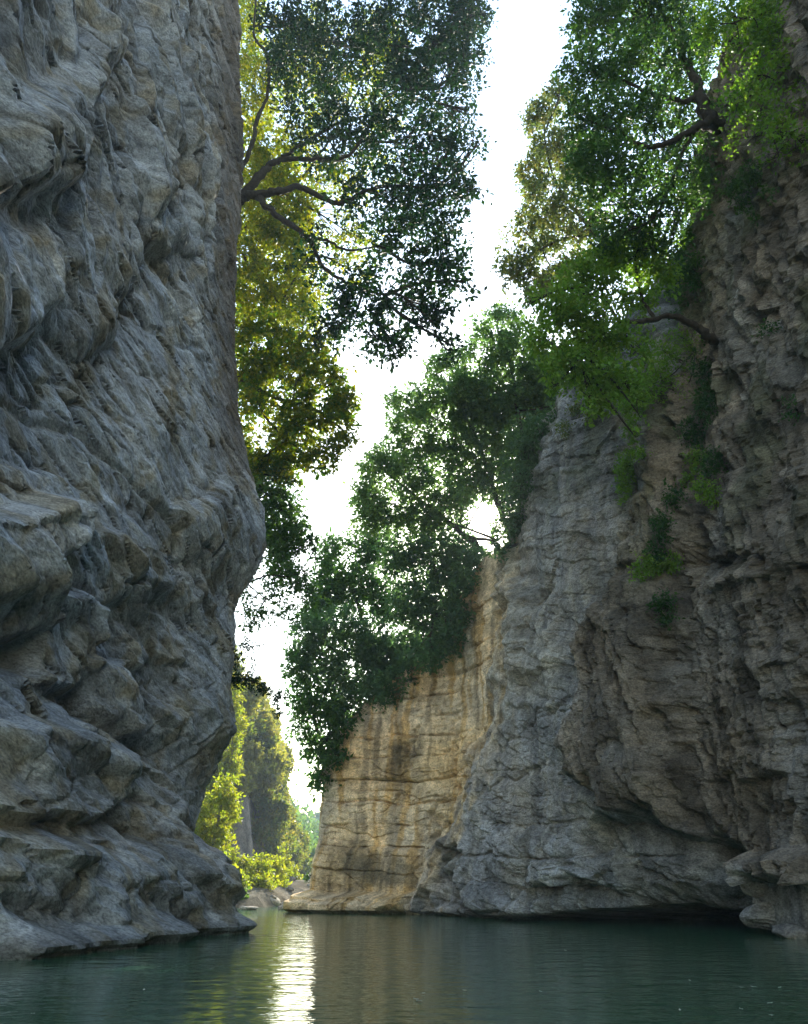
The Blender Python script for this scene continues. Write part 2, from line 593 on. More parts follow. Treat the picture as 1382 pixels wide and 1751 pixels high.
# broken strata: diagonal slabs dipping to the right, rounder boulder-like masses on the apron
apron = sstep(1180, 1330, PY + 0.25 * PX)
mid = sstep(430, 620, PY) * sstep(1010, 880, PY)
topz = sstep(520, 400, PY)                              # tall leaning pillars above the smooth face
bedz = 1 - mid
q1 = 0.5 * lowpoly(S * 0.9, BZ * 0.9, 401); q2 = 0.5 * lowpoly(S * 0.9 + 5, BZ * 0.9, 402)
# the smooth face and the beds under it dip to the right
a, b = rot(S + 0.3 * q1, BZ + 0.3 * q2, -30, 3.0, 1.25)
D += 0.42 * lowpoly(a, b, 411) * (1 - 0.7 * mid) * (1 - 0.5 * topz)
a, b = rot(S + 0.2 * q2, BZ + 0.2 * q1, -33, 1.5, 0.46)
c1 = 0.5 + 0.5 * lowpoly(a, b, 412)
D += 0.27 * lowpoly(a, b, 412) * (1 - 0.55 * mid) * (1 - 0.4 * apron)
a, b = rot(S + 0.1 * q2, BZ + 0.1 * q1, -35, 0.62, 0.19)
D += 0.105 * lowpoly(a, b, 413) * (1 - 0.3 * mid)
a, b = rot(S, BZ, -31, 0.27, 0.10)
D += 0.040 * lowpoly(a, b, 414)
a, b = rot(S + 0.25 * q1, BZ + 0.18 * q2, -28, 1.0, 1.0)
D += 0.24 * beds(a, b, 0.95, 421, 3.2) * bedz * (1 - topz) * (1 - 0.7 * apron)
D += 0.10 * beds(a, b + 0.1 * q1, 0.37, 422, 1.6) * (1 - 0.55 * mid) * (1 - topz) * (1 - 0.4 * apron)
# the pillars
a, b = rot(S + 0.3 * q1, BZ + 0.3 * q2, -66, 1.0, 1.0)
D += topz * (0.40 * beds(a, b, 1.15, 431, 5.0) + 0.13 * beds(a, b + 0.1 * q2, 0.42, 432, 2.2))
# open joints
a, b = rot(S + 0.12 * wq, BZ + 0.12 * wp, -34, 1.7, 0.42)
f, e2, c2 = facet(a, b, 102, 0.9)
D -= 0.05 * np.exp(-(e2 / 0.06) ** 2) * (1 - apron)
D -= 0.18 * np.exp(-(e2 / 0.10) ** 2) * gash * (1 - apron)
a, b = rot(S + 0.12 * q1, BZ + 0.10 * q2 + 0.12 * wq, -30, 1.0, 1.0)
jn = np.zeros_like(BX)
for t_, sd_, wd_ in ((1.25, 461, 0.05), (0.57, 462, 0.04)):
    fr_ = np.abs(np.modf(b / t_ + 100)[0] - 0.5) * 2 * t_ * 0.5
    gate = sstep(0.05, 0.30, fbm(a * 0.55 + sd_, b * 1.6, sd_, 3))
    jn = np.maximum(jn, gate * np.exp(-((0.5 * t_ - fr_) / wd_) ** 2))
jn = jn * (1 - 0.6 * apron)
D -= 0.11 * jn
# the apron: thick rounded-off blocks in rough courses
a, b = rot(S + 0.25 * q1, BZ + 0.2 * q2, -10, 1.0, 1.0)
D += apron * (0.26 * beds(a, b, 0.62, 441, 1.5) + 0.16 * lowpoly(a * 1.3, b * 2.2, 442) + 0.05 * lowpoly(a * 4, b * 6, 443))
f1, f2, c4, _, _ = worley(a / 1.05, b / 0.62, 104)
D += apron * (0.16 * np.sqrt(np.clip(1 - f1 * f1 * 1.2, 0, 1)) - 0.08 * np.exp(-((f2 - f1) / 0.07) ** 2))
D += 0.06 * fbm(S * 0.6, BZ * 0.6, 5, 3, 0.45) + 0.010 * fbm(S * 7, BZ * 8, 6, 2)
# long open cracks
for (x0, y0, x1, y1, w, dep) in [(262, -40, 285, 140, 5, 0.5), (0, 690, 150, 770, 6, 0.16), (150, 770, 290, 900, 5, 0.18),
                                 (285, 815, 292, 1010, 5, 0.16), (230, 640, 330, 760, 4, 0.10), (330, 560, 420, 760, 4, 0.1),
                                 (60, 650, 230, 740, 4, 0.12), (300, 960, 370, 1050, 6, 0.2), (200, 540, 330, 600, 4, 0.08)]:
    tt = np.clip(((jx - x0) * (x1 - x0) + (jy - y0) * (y1 - y0)) / ((x1 - x0) ** 2 + (y1 - y0) ** 2), 0, 1)
    dd = np.hypot(jx - x0 - tt * (x1 - x0), jy - y0 - tt * (y1 - y0))
    D -= dep * np.exp(-(dd / w) ** 2)
Db = box_blur(box_blur(D, 5, 0), 5, 1)
slope_ = np.hypot(np.gradient(D, axis=0), np.gradient(D, axis=1))
kb = box_blur(box_blur(sstep(0.085, 0.18, slope_), 3, 0), 3, 1)                 # ease the steepest steps so that no quad is stretched thin
D = D * (1 - kb) + Db * kb
# keep the outline of the corner, let only small relief run there
Yfar = sstep(17.5, 20.0, BY)
fine = D - box_blur(D, 9, 0)
D = D * (1 - Yfar) + (0.15 * (D - 0.35) + fine) * Yfar
LX = BX + NX * D; LY = BY + NY * D; LZ = BZ + 0.0 * D
# colours of the stone itself
n1 = np.clip(0.5 + 0.7 * fbm(S * 0.35, BZ * 0.35, 30, 4), 0, 1)[..., None]
n2 = np.clip(0.5 + 0.8 * fbm(S * 1.3, BZ * 0.9, 31, 4), 0, 1)[..., None]
tint = np.array([0.430, 0.438, 0.462]) * (1 - n1 * 0.25) * np.ones(BX.shape + (1,))
tint = tint * (1 - 0.3 * sstep(0.55, 0.85, n2) * np.array([0.5, 0.8, 1.3]))
tint *= (0.82 + 0.36 * c2)[..., None]
tint *= (0.88 + 0.24 * c1)[..., None]
tint *= (1 - 0.5 * jn)[..., None]
tint *= (1 - 0.6 * np.exp(-(e2 / 0.12) ** 2) * gash * (1 - apron))[..., None]            # darker along the open joints, in noise-gated stretches
tint = tint * (1 - apron[..., None] * np.array([0.10, 0.12, 0.16]))
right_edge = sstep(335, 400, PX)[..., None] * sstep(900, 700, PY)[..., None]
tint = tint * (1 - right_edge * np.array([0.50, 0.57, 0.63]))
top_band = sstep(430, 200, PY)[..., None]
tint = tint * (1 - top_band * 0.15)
# old water mark on the foot of the rock
tint *= (1 - 0.45 * sstep(0.30, 0.06, BZ + 0.06 * wp))[..., None] * np.ones(3)
nc, nr = BX.shape
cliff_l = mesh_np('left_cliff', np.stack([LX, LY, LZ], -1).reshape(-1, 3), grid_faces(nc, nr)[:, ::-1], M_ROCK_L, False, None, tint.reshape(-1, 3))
cliff_l['kind'] = 'structure'

# ---- right cliff
TOP_R = np.array([(480, 1380), (535, 1345), (575, 1250), (640, 1185), (720, 1130), (780, 1060), (812, 962), (885, 930), (908, 830), (945, 745),
                  (985, 690), (1050, 600), (1110, 500), (1180, 400), (1230, 220), (1290, 60), (1382, -150), (1600, -600), (2600, -2600)], float)


def pl(px, Y):
    return [(px - IW / 2) / FPX * (Y * CT), Y]


CR = np.array([[7.6, -14], [8.1, 2.0], [8.6, 8.0], pl(1480, 14.6), pl(1345, 17.4), pl(1200, 19.6), pl(1080, 21.5), pl(980, 23.8),
               pl(880, 26.2), pl(800, 28.8), pl(740, 30.4), pl(640, 31.9), pl(575, 32.7), pl(541, 33.3), [-3.55, 35.0], [-1.5, 42], [8, 56], [30, 80]])
parr = resample_plan(CR, [1.2, 0.4, 0.12, 0.07, 0.055, 0.055, 0.055, 0.06, 0.06, 0.065, 0.065, 0.06, 0.05, 0.06, 0.15, 0.8, 1.5])
xy0 = spline_eval(CR[:, None, :], parr)[:, 0, :]
s0 = arclen(xy0)
t0 = np.gradient(xy0, axis=0); t0 /= np.linalg.norm(t0, axis=1, keepdims=True)
n0 = np.stack([-t0[:, 1], t0[:, 0]], -1)
leanr = np.interp(parr, [0, 3, 6, 9, 12, 13, 17], [0.10, 0.10, 0.08, 0.10, 0.03, 0.02, 0.02])
zt = np.full(len(xy0), 3.0)
zs = np.arange(1.5, 34, 0.05)
for i in range(len(xy0)):
    if xy0[i, 1] < 3:
        zt[i] = 30; continue
    X = xy0[i, 0] - n0[i, 0] * leanr[i] * zs; Y = xy0[i, 1] - n0[i, 1] * leanr[i] * zs
    px, py = project(X, Y, zs)
    ok = py <= np.interp(px, TOP_R[:, 0], TOP_R[:, 1])
    zt[i] = zs[np.argmax(ok)] if ok.any() else 31.0
icorner = int(np.argmin(np.abs(parr - 13)))
zt[icorner:] = zt[icorner]
zt = np.maximum(box_blur(zt, 25, 0), 2.0)
NZ = 430; NS = 34
V = np.linspace(0, 1, NZ) ** 1.12
ZR = -1.2 + (zt[:, None] + 1.2) * V[None, :]
BX = xy0[:, 0:1] - n0[:, 0:1] * leanr[:, None] * np.maximum(ZR, 0)
BY = xy0[:, 1:2] - n0[:, 1:2] * leanr[:, None] * np.maximum(ZR, 0)
S = np.broadcast_to(s0[:, None], BX.shape)
PX, PY = project(BX, BY, ZR)
wp = fbm(S * 0.45, ZR * 0.45, 160, 3); wq = fbm(S * 0.45 + 7, ZR * 0.45 + 3, 161, 3)
jx = PX + 24 * wp + 10 * fbm(S * 1.6, ZR * 1.6, 144, 3); jy = PY + 26 * wq + 10 * fbm(S * 1.6, ZR * 1.6, 145, 3)
D = np.zeros_like(BX)
vis = sstep(10.0, 13.0, BY)
but = poly_sd(jx, jy, [(735, 1600), (770, 1490), (800, 1430), (845, 1330), (890, 1230), (905, 1100), (930, 960), (955, 760), (1010, 660), (1120, 560), (1200, 700), (1200, 1500), (1000, 1600)])
D += block(but, 1.25, 110)
tuf = poly_sd(jx, jy, [(1250, 150), (1215, 330), (1190, 520), (1200, 640), (1175, 780), (1150, 930), (1115, 1010), (1075, 1110), (1085, 1210), (1060, 1300), (1110, 1345), (1190, 1345), (1215, 1400), (1290, 1440), (1360, 1470), (1700, 1500), (1700, -900), (1300, -900)])
D += block(tuf, 0.75, 70)
D += block(poly_sd(jx, jy, [(1120, 1015), (1240, 1000), (1420, 970), (1420, 1320), (1230, 1330), (1190, 1200), (1150, 1100)]), 0.25, 26)
D += block(poly_sd(jx, jy, [(1085, 1090), (1180, 1060), (1205, 1200), (1190, 1330), (1110, 1340), (1070, 1290)]), 0.3, 40)
D += block(poly_sd(jx, jy, [(1270, 820), (1500, 800), (1500, 940), (1300, 1000)]), 0.25, 24)
D -= 4.2 * sstep(-8, 10, poly_sd(PX + 6 * wp, PY + 8 * wq, [(930, 1700), (945, 1574), (1010, 1566), (1100, 1556), (1180, 1553), (1260, 1566), (1318, 1590), (1335, 1700)])) * vis
D -= 0.65 * sstep(-20, 40, poly_sd(jx, jy, [(1060, 1390), (1150, 1360), (1230, 1420), (1330, 1490), (1340, 1600), (1000, 1600), (1020, 1480)])) * vis
D += block(poly_sd(jx, jy, [(1338, 1470), (1450, 1440), (1450, 1660), (1360, 1640), (1335, 1590)]), 0.8, 30)
D -= 0.6 * sstep(-12, 14, poly_sd(jx, jy, [(772, 1470), (800, 1440), (832, 1450), (832, 1530), (805, 1552), (768, 1548)])) * vis
# grey ribs running down into the ochre bay
for (x0, y0, x1, y1, w, amp) in [(905, 980, 950, 1130, 26, 0.45), (880, 1120, 915, 1010, 18, 0.3), (800, 1440, 752, 1545, 16, 0.35),
                                 (990, 1080, 1030, 1240, 30, 0.25), (830, 1030, 850, 1200, 30, 0.2)]:
    tt = np.clip(((jx - x0) * (x1 - x0) + (jy - y0) * (y1 - y0)) / ((x1 - x0) ** 2 + (y1 - y0) ** 2), 0, 1)
    D += amp * np.exp(-(np.hypot(jx - x0 - tt * (x1 - x0), jy - y0 - tt * (y1 - y0)) / w) ** 2)
D -= 0.5 * gauss(jx, jy, 935, 985, 16, 40, 10) + 0.4 * gauss(jx, jy, 960, 1010, 14, 30, 20)
# boulder-like masses low on the buttress
for (x, y, rx, ry, am) in [(900, 1540, 40, 42, 0.5), (962, 1545, 30, 34, 0.55), (1020, 1500, 50, 24, 0.45), (1060, 1478, 40, 22, 0.4),
                           (985, 1450, 60, 36, 0.3), (830, 1500, 20, 50, 0.25), (1100, 1500, 40, 22, 0.4), (1370, 1560, 22, 26, 0.5),
                           (1372, 1500, 20, 22, 0.4), (930, 1455, 34, 60, 0.25)]:
    u = np.sqrt(((jx - x) / rx) ** 2 + ((jy - y) / ry) ** 2)
    D += am * np.sqrt(np.clip(1 - u * u, 0, 1)) * vis
far = sstep(-10, -60, but) * sstep(900, 800, PX)                     # the ochre bay
# shelf at the foot of the ochre bay
zz = ZR + 0.10 * wq
shelf = far * sstep(27.5, 29.0, BY)
D += shelf * (1.15 * sstep(0.75, 0.50, zz) + 0.35 * sstep(0.45, 0.32, zz) + 0.55 * sstep(2.8, 0.9, zz))
D -= 0.35 * sstep(0.12, -0.02, ZR)
# bedding in the bay and on the lower buttress
lay = (ZR - 0.10 * (S - 20) * 0.5 + 0.10 * wq)


def strata(h, t, seed, groove):
    i = np.floor(h / t); fr = h / t - i
    v = _h(i, i * 0 + 3, seed)
    edge = np.minimum(fr, 1 - fr) * t
    return (v - 0.5), np.exp(-(edge / groove) ** 2)


lv, lg = strata(lay + 0.06 * fbm(S * 0.7, ZR * 0.3, 77, 3), 0.85, 7, 0.045)
lv2, lg2 = strata(lay * 1.0 + 0.10 * fbm(S * 1.4, ZR * 0.6, 78, 3), 0.27, 8, 0.025)
brk = sstep(-0.1, 0.25, fbm(S * 0.6, ZR * 1.2, 79, 3))
lowbut = sstep(-10, 40, but) * sstep(1250, 1420, PY) * (1 - sstep(-30, 10, tuf))
D += (far + 0.7 * lowbut) * (0.16 * lv - 0.13 * lg * (0.3 + brk) + 0.05 * lv2 - 0.04 * lg2 * brk)
a, b = rot(S + 0.2 * wp, ZR + 0.2 * wq, 8, 1.5, 0.8)
ff, ee, c1 = facet(a, b, 201, 0.8)
D += far * (0.07 * ff - 0.03 * np.exp(-(ee / 0.05) ** 2) * brk)
# grey buttress: slabs dipping gently to the left
grey = sstep(-30, 30, but) * (1 - sstep(-30, 20, tuf))
a, b = rot(S + 0.3 * wp, ZR + 0.3 * wq, 22, 4.2, 1.3)
ff, ee, c2 = facet(a, b, 202, 0.9)
D += grey * (0.15 * ff + 0.10 * beds(S + 0.6 * wp, ZR - 0.30 * S + 0.5 * wq, 1.4, 451, 8.0) - 0.02 * np.exp(-(ee / 0.07) ** 2))
sl = ZR - 0.42 * S + 0.35 * wq + 0.10 * fbm(S * 1.2, ZR * 1.2, 83, 3)
lv3, lg3 = strata(sl, 0.31, 9, 0.03)
D += grey * (0.05 * lv3 - 0.05 * lg3 * brk)
a, b = rot(S + 0.15 * wp, ZR + 0.15 * wq, 23, 1.9, 0.34)
ff, ee, c3 = facet(a, b, 203, 1.0)
D += grey * (0.060 * ff - 0.01 * np.exp(-(ee / 0.08) ** 2))
# tufa curtain: hanging folds
tufm = sstep(-40, 20, tuf)
slab = sstep(-10, 14, poly_sd(jx, jy, [(1200, 1080), (1500, 1000), (1500, 1330), (1240, 1330)]))
dr = ridged((S + 0.35 * wp) * 0.9, (ZR + 0.6 * wq) * 0.30, 301, 4)
dr2 = ridged((S + 0.2 * wq) * 3.0, ZR * 0.55, 302, 3)
D += tufm * (1 - 0.7 * slab) * (0.22 * (dr - 0.4) + 0.20 * (dr2 - 0.4))
a, b = rot(S + 0.2 * wp, ZR + 0.2 * wq, 80, 1.5, 0.36)
ff, ee, c4 = facet(a, b, 204, 1.1)
D += tufm * (1 - 0.55 * slab) * (0.14 * ff)
a, b = rot(S + 0.08 * wp, ZR + 0.08 * wq, 74, 0.55, 0.16)
ff, ee, c5 = facet(a, b, 205, 1.1)
D += (tufm * 0.075 + grey * 0.025 + far * 0.015) * ff
a, b = rot(S + 0.2 * wp, ZR + 0.2 * wq, 12, 0.9, 0.22)
ff, ee, c6 = facet(a, b, 206, 1.0)
D += slab * 0.09 * ff
D += 0.11 * fbm(S * 0.5, ZR * 0.5, 15, 5, 0.48) + 0.012 * fbm(S * 5, ZR * 5, 16, 3)
for (x0, y0, x1, y1, w, dep) in [(748, 1370, 742, 1440, 5, 0.35), (776, 1385, 770, 1430, 4, 0.35), (1130, 990, 1382, 945, 6, 0.3),
                                 (790, 1200, 780, 1330, 4, 0.2), (700, 1240, 716, 1310, 5, 0.2), (640, 1390, 760, 1360, 3, 0.12),
                                 (900, 1270, 1080, 1180, 5, 0.12), (830, 1380, 1000, 1300, 5, 0.12)]:
    tt = np.clip(((jx - x0) * (x1 - x0) + (jy - y0) * (y1 - y0)) / ((x1 - x0) ** 2 + (y1 - y0) ** 2), 0, 1)
    D -= dep * np.exp(-(np.hypot(jx - x0 - tt * (x1 - x0), jy - y0 - tt * (y1 - y0)) / w) ** 2)
cor = sstep(12.6, 13.2, parr)[:, None]
D = D * (1 - 0.6 * cor) - 0.0
RX = BX + n0[:, 0:1] * D; RY = BY + n0[:, 1:2] * D
RZ = ZR - 0.12 * np.abs(D) * (ZR > 1.0) * sstep(0.98, 0.9, V)[None, :]
# colours of the stone
n1 = np.clip(0.5 + 0.7 * fbm(S * 0.3, ZR * 0.3, 230, 4), 0, 1)[..., None]
n2 = np.clip(0.5 + 0.8 * fbm(S * 1.2, ZR * 0.35, 231, 4), 0, 1)[..., None]
streak = np.clip(0.5 + 0.9 * fbm(S * 1.5 + 0.3 * wp, ZR * 0.13, 232, 4), 0, 1)[..., None]
ochre = np.array([0.62, 0.46, 0.26]); ochre2 = np.array([0.44, 0.28, 0.10]); pale = np.array([0.62, 0.53, 0.41])
greyc = np.array([0.290, 0.280, 0.275]); brown = np.array([0.205, 0.170, 0.135])
t_och = ochre * (1 - n1) + pale * n1
t_och = t_och * (1 - 0.75 * sstep(0.55, 0.8, streak)) + ochre2 * 0.75 * sstep(0.55, 0.8, streak)
t_gr = greyc * (0.75 + 0.5 * n1)
t_gr = t_gr * (1 - 0.5 * sstep(0.5, 0.75, streak)) + np.array([0.36, 0.33, 0.28]) * 0.5 * sstep(0.5, 0.75, streak)
t_br = brown * (0.7 + 0.7 * n2)
t_br = t_br * (1 - sstep(0.6, 0.85, n1) * 0.5) + np.array([0.32, 0.30, 0.28]) * sstep(0.6, 0.85, n1) * 0.5
mot = 26 * fbm(S * 1.1, ZR * 0.5, 233, 5, 0.6)
gm = np.maximum(sstep(-50, 36, but + 1.5 * mot), sstep(900, 930, PX + 0.5 * mot))[..., None]; tm = sstep(-24, 16, tuf + mot)[..., None]
tint = t_och * (1 - gm) + t_gr * gm
up = sstep(1200, 1000, PY)[..., None] * sstep(1000, 860, PX)[..., None]
tint = tint * (1 - 0.6 * up * gm) + np.array([0.40, 0.345, 0.27]) * 0.6 * up * gm
tint = tint * (1 - tm) + t_br * tm
# black seepage stains on the ochre face (algae) with their own outlines
for (x, y, rx, ry, k) in [(700, 1280, 18, 42, .75), (650, 1275, 10, 40, .5), (724, 1250, 10, 46, .5), (640, 1480, 56, 26, .6), (720, 1165, 12, 40, .4),
                          (690, 1500, 60, 24, .6), (600, 1500, 60, 34, .45), (560, 1430, 16, 50, .35), (620, 1225, 12, 40, .4), (805, 1490, 26, 50, .45)]:
    g = np.clip(gauss(jx, jy, x, y, rx, ry) * 1.5, 0, 1)[..., None] * np.clip(0.4 + n2 * 1.0, 0, 1)
    tint = tint * (1 - k * g) + np.array([0.07, 0.068, 0.05]) * k * g
g = (sstep(-30, 30, poly_sd(jx, jy, [(905, 1010), (950, 1060), (1020, 1050), (1040, 1160), (1000, 1210), (930, 1190), (890, 1210), (880, 1110)]))[..., None] * 0.7)
tint = tint * (1 - g) + np.array([0.44, 0.41, 0.36]) * g
# fresh pale breaks in the curtain
g = (sstep(-10, 10, poly_sd(jx, jy, [(1140, 560), (1200, 560), (1185, 680), (1150, 780), (1110, 780)]))[..., None] * 0.7)
tint = tint * (1 - g) + np.array([0.42, 0.38, 0.33]) * g
bs_ = np.clip(0.5 + 0.9 * fbm(S * 1.9 + 0.25 * wp, ZR * 0.10, 234, 4), 0, 1)[..., None]           # black seepage streaks
tint = tint * (1 - sstep(0.66, 0.86, bs_) * (0.40 - 0.10 * gm))
moss = np.clip(0.5 + 0.9 * fbm(S * 0.5 + 4, ZR * 0.4, 235, 5), 0, 1)[..., None]
mk = 0.6 * sstep(0.60, 0.80, moss) * sstep(1150, 700, PY)[..., None]
tint = tint * (1 - mk) + np.array([0.085, 0.095, 0.05]) * mk
tint *= (0.84 + 0.32 * c3)[..., None]; tint *= (0.86 + 0.28 * c5)[..., None]
tint *= (1 - 0.5 * sstep(0.28, 0.06, ZR + 0.05 * wp))[..., None] * np.ones(3)
# the wooded slope running back from the rim belongs to the same rock
k = np.linspace(0, 1, NS)[1:] ** 1.4
back = 26 * k
slope = np.interp(parr, [0, 5, 8, 9, 17], [0.8, 0.8, 0.5, 0.30, 0.30])
SX = RX[:, -1:] - n0[:, 0:1] * back; SY = RY[:, -1:] - n0[:, 1:2] * back
SZ = RZ[:, -1:] + slope[:, None] * back + 0.25 * fbm(SX, SY, 18, 3)
RX = np.hstack([RX, SX]); RY = np.hstack([RY, SY]); RZ = np.hstack([RZ, SZ])
st = np.broadcast_to(np.array([0.10, 0.085, 0.05]), SX.shape + (3,))
tint = np.concatenate([tint, st], 1)
nc, nr = RX.shape
cliff_r = mesh_np('right_cliff', np.stack([RX, RY, RZ], -1).reshape(-1, 3), grid_faces(nc, nr), M_ROCK_R, False, None, tint.reshape(-1, 3))
cliff_r['kind'] = 'structure'
rim = np.stack([RX[:, NZ - 1], RY[:, NZ - 1], RZ[:, NZ - 1]], -1)
rim_px = project(rim[:, 0], rim[:, 1], rim[:, 2])[0]
_sel = (rim[:, 1] > 9) & (np.arange(len(rim)) < icorner)
_o = np.argsort(rim_px[_sel])


def rim_y(px):
    return float(np.interp(px, rim_px[_sel][_o], rim[_sel][_o, 1]))


_wall = (np.stack([RX[:, :NZ], RY[:, :NZ], RZ[:, :NZ]], -1)[(BY[:, 100] > 9) & (parr < 14)]).reshape(-1, 3)[::3]
_wpx, _wpy = project(_wall[:, 0], _wall[:, 1], _wall[:, 2])


def wall_y(px, py):
    """depth of the right cliff face seen at that pixel"""
    d = (_wpx - px) ** 2 + (_wpy - py) ** 2
    near = np.argsort(d)[:6]
    return float(_wall[near, 1].min())


# ---------------------------------------------------------------- far hills
def hill_mesh(name, xs, ys, zfun, colfun, mat):
    o = plane_grid(name, xs, ys, zfun, mat, colfun)
    o['kind'] = 'structure'
    return o


def hillA_z(X, Y):
    # steep-sided spur above the gravel bank
    w = 0.8 * fbm(X * 0.15, Y * 0.15, 40, 3)
    ex = -11.7 + w - 0.05 * np.maximum(Y - 72, 0)
    d = ex - X                                  # distance left of the steep right flank
    z = np.where(d > 0, 18.5 * (1 - np.exp(-np.maximum(d, 0) / 2.6)), -3)
    front = sstep(56, 67, Y + 1.4 * w - 0.5 * (X + 14))
    back = sstep(150, 100, Y)
    return -2.5 + (z + 2.5) * front * back + (0.5 * fbm(X * 0.4, Y * 0.4, 41, 3) + 0.9 * (facet(X * 0.7, Y * 0.5, 43)[0])) * front


def hillA_col(X, Y, Z):
    n = np.clip(0.5 + fbm(X * 0.5, Y * 0.5, 42, 3), 0, 1)[..., None]
    return np.array([0.15, 0.135, 0.12]) * (0.6 + 0.8 * n)


hillA = hill_mesh('spur_hill', np.linspace(-60, -6, 200), np.linspace(52, 155, 160), hillA_z, hillA_col, M_STONE)


def hillB_z(X, Y):
    return -3 + 78 * np.exp(-(((X - 12) / 34) ** 2 + ((Y - 260) / 45) ** 2)) + 22 * np.exp(-(((X + 60) / 40) ** 2 + ((Y - 330) / 60) ** 2)) + 2 * fbm(X * .05, Y * .05, 50, 3)


hillB = hill_mesh('distant_hill', np.linspace(-190, 190, 90), np.linspace(150, 440, 70), hillB_z,
                  lambda X, Y, Z: np.broadcast_to(np.array([0.10, 0.12, 0.06]), X.shape + (3,)), M_STONE)

# ---------------------------------------------------------------- vegetation
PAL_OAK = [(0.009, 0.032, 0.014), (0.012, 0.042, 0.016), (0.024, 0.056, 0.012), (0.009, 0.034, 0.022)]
PAL_DARK = [(0.042, 0.100, 0.034), (0.056, 0.120, 0.038), (0.078, 0.145, 0.038), (0.042, 0.095, 0.046)]
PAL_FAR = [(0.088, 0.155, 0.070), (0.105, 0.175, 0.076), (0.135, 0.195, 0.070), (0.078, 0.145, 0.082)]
PAL_BLUE = [(0.062, 0.118, 0.080), (0.076, 0.138, 0.086), (0.092, 0.150, 0.078)]
PAL_OLIVE = [(0.110, 0.145, 0.070), (0.130, 0.155, 0.070), (0.180, 0.155, 0.070), (0.100, 0.145, 0.070)]
PAL_FRESH = [(0.135, 0.260, 0.038), (0.165, 0.285, 0.040), (0.110, 0.230, 0.038), (0.200, 0.290, 0.046)]
PAL_SUN = [(0.170, 0.220, 0.012), (0.220, 0.245, 0.012), (0.100, 0.165, 0.014), (0.240, 0.220, 0.014), (0.060, 0.115, 0.016)]
PAL_MIX = [(0.060, 0.125, 0.022), (0.150, 0.180, 0.018), (0.045, 0.105, 0.028), (0.200, 0.200, 0.018)]
PAL_BANK = [(0.190, 0.240, 0.045), (0.220, 0.255, 0.050), (0.150, 0.210, 0.042), (0.250, 0.240, 0.055)]
PAL_IVY = [(0.025, 0.080, 0.028), (0.035, 0.095, 0.030), (0.050, 0.120, 0.030)]


def leaves_np(cent, rad, n, leaf, pal, g, spray=0.5, K=14, gap=0.0, droop=0.2, shell=0.45, avoid=None):
    """leaf blades set along sprays inside an ellipsoid -> verts, faces, colours, spray bases"""
    ns = max(1, int(n / K))
    d = g.normal(size=(ns, 3)); d /= np.linalg.norm(d, axis=1, keepdims=True)
    r = g.random(ns) ** shell
    c = cent + d * r[:, None] * rad
    if gap > -1:
        q = perlin(c[:, 0] * 0.9 + c[:, 1] * 0.35 + 50, c[:, 2] * 0.9 - c[:, 1] * 0.4 + 50, 5) + 0.5 * perlin(c[:, 0] * 2.3 + 9, c[:, 2] * 2.3 + c[:, 1] + 50, 6)
        keep = q > gap - 0.35
        c = c[keep]; d = d[keep]; ns = len(c)
    if avoid is not None and ns:
        keep = ~avoid(c)
        c = c[keep]; d = d[keep]; ns = len(c)
    if ns == 0:
        return np.zeros((0, 3)), np.zeros((0, 4), int), np.zeros((0, 3)), np.zeros((0, 3))
    sd = d * 0.7 + g.normal(size=(ns, 3)) * 0.55 + np.array([0, 0, -droop])
    sd /= np.linalg.norm(sd, axis=1, keepdims=True)
    t = g.random((ns, K)) - 0.35
    p = c[:, None, :] + sd[:, None, :] * (t * spray)[..., None] + g.normal(size=(ns, K, 3)) * spray * 0.16
    l = sd[:, None, :] * 0.8 + g.normal(size=(ns, K, 3)) * 0.75
    l /= np.linalg.norm(l, axis=2, keepdims=True)
    nrm = g.normal(size=(ns, K, 3)) * 0.6 + np.array([0, 0, 0.8]) + d[:, None, :] * 0.35
    w = np.cross(l, nrm); w /= np.linalg.norm(w, axis=2, keepdims=True) + 1e-9
    L = leaf * (0.5 + 1.0 * g.random((ns, K, 1)) ** 1.3) * (0.8 + 0.5 * g.random((ns, 1, 1)))
    nn = np.cross(w, l)
    a = p; b = p + l * L * 0.45 + w * L * 0.29 + nn * L * 0.07; cc = p + l * L; e = p + l * L * 0.45 - w * L * 0.29 + nn * L * 0.07
    v = np.stack([a, b, cc, e], 2).reshape(-1, 3)
    f = np.arange(len(v)).reshape(-1, 4)
    pal = np.array(pal)
    i0 = g.integers(len(pal), size=(ns, 1)); i1 = g.integers(len(pal), size=(ns, K))
    colr = pal[i0] * 0.6 + pal[i1] * 0.4
    colr = colr * (0.75 + 0.5 * g.random((ns, K, 1)))
    colr = np.repeat(colr.reshape(-1, 3), 4, axis=0)
    return v, f, colr, c


def join(parts):
    vs, fs, off = [], [], 0
    for v, f in parts:
        vs.append(v); fs.append(f + off); off += len(v)
    return np.vstack(vs), np.vstack(fs)


def in_sun_gap(c):
    px, py = project(c[:, 0], c[:, 1], c[:, 2])
    w = 1 + 0.8 * perlin(px / 15.0, py / 15.0, 71)
    return (((px - 823) / 30) ** 2 + ((py - 878) / 30) ** 2 < w) | (((px - 824) / 22) ** 2 + ((py - 915) / 26) ** 2 < w)


N_LEAF = 0
DENS = 2.7
ORD = ['leftmost', 'second', 'third', 'fourth', 'fifth', 'sixth', 'seventh', 'eighth', 'ninth', 'tenth', 'eleventh', 'twelfth', 'thirteenth', 'fourteenth', 'fifteenth', 'sixteenth', 'seventeenth', 'eighteenth', 'nineteenth', 'twentieth']


def nth(i, what):
    return 'leftmost ' + what if i == 0 else ORD[i] + ' ' + what + ' from the left'


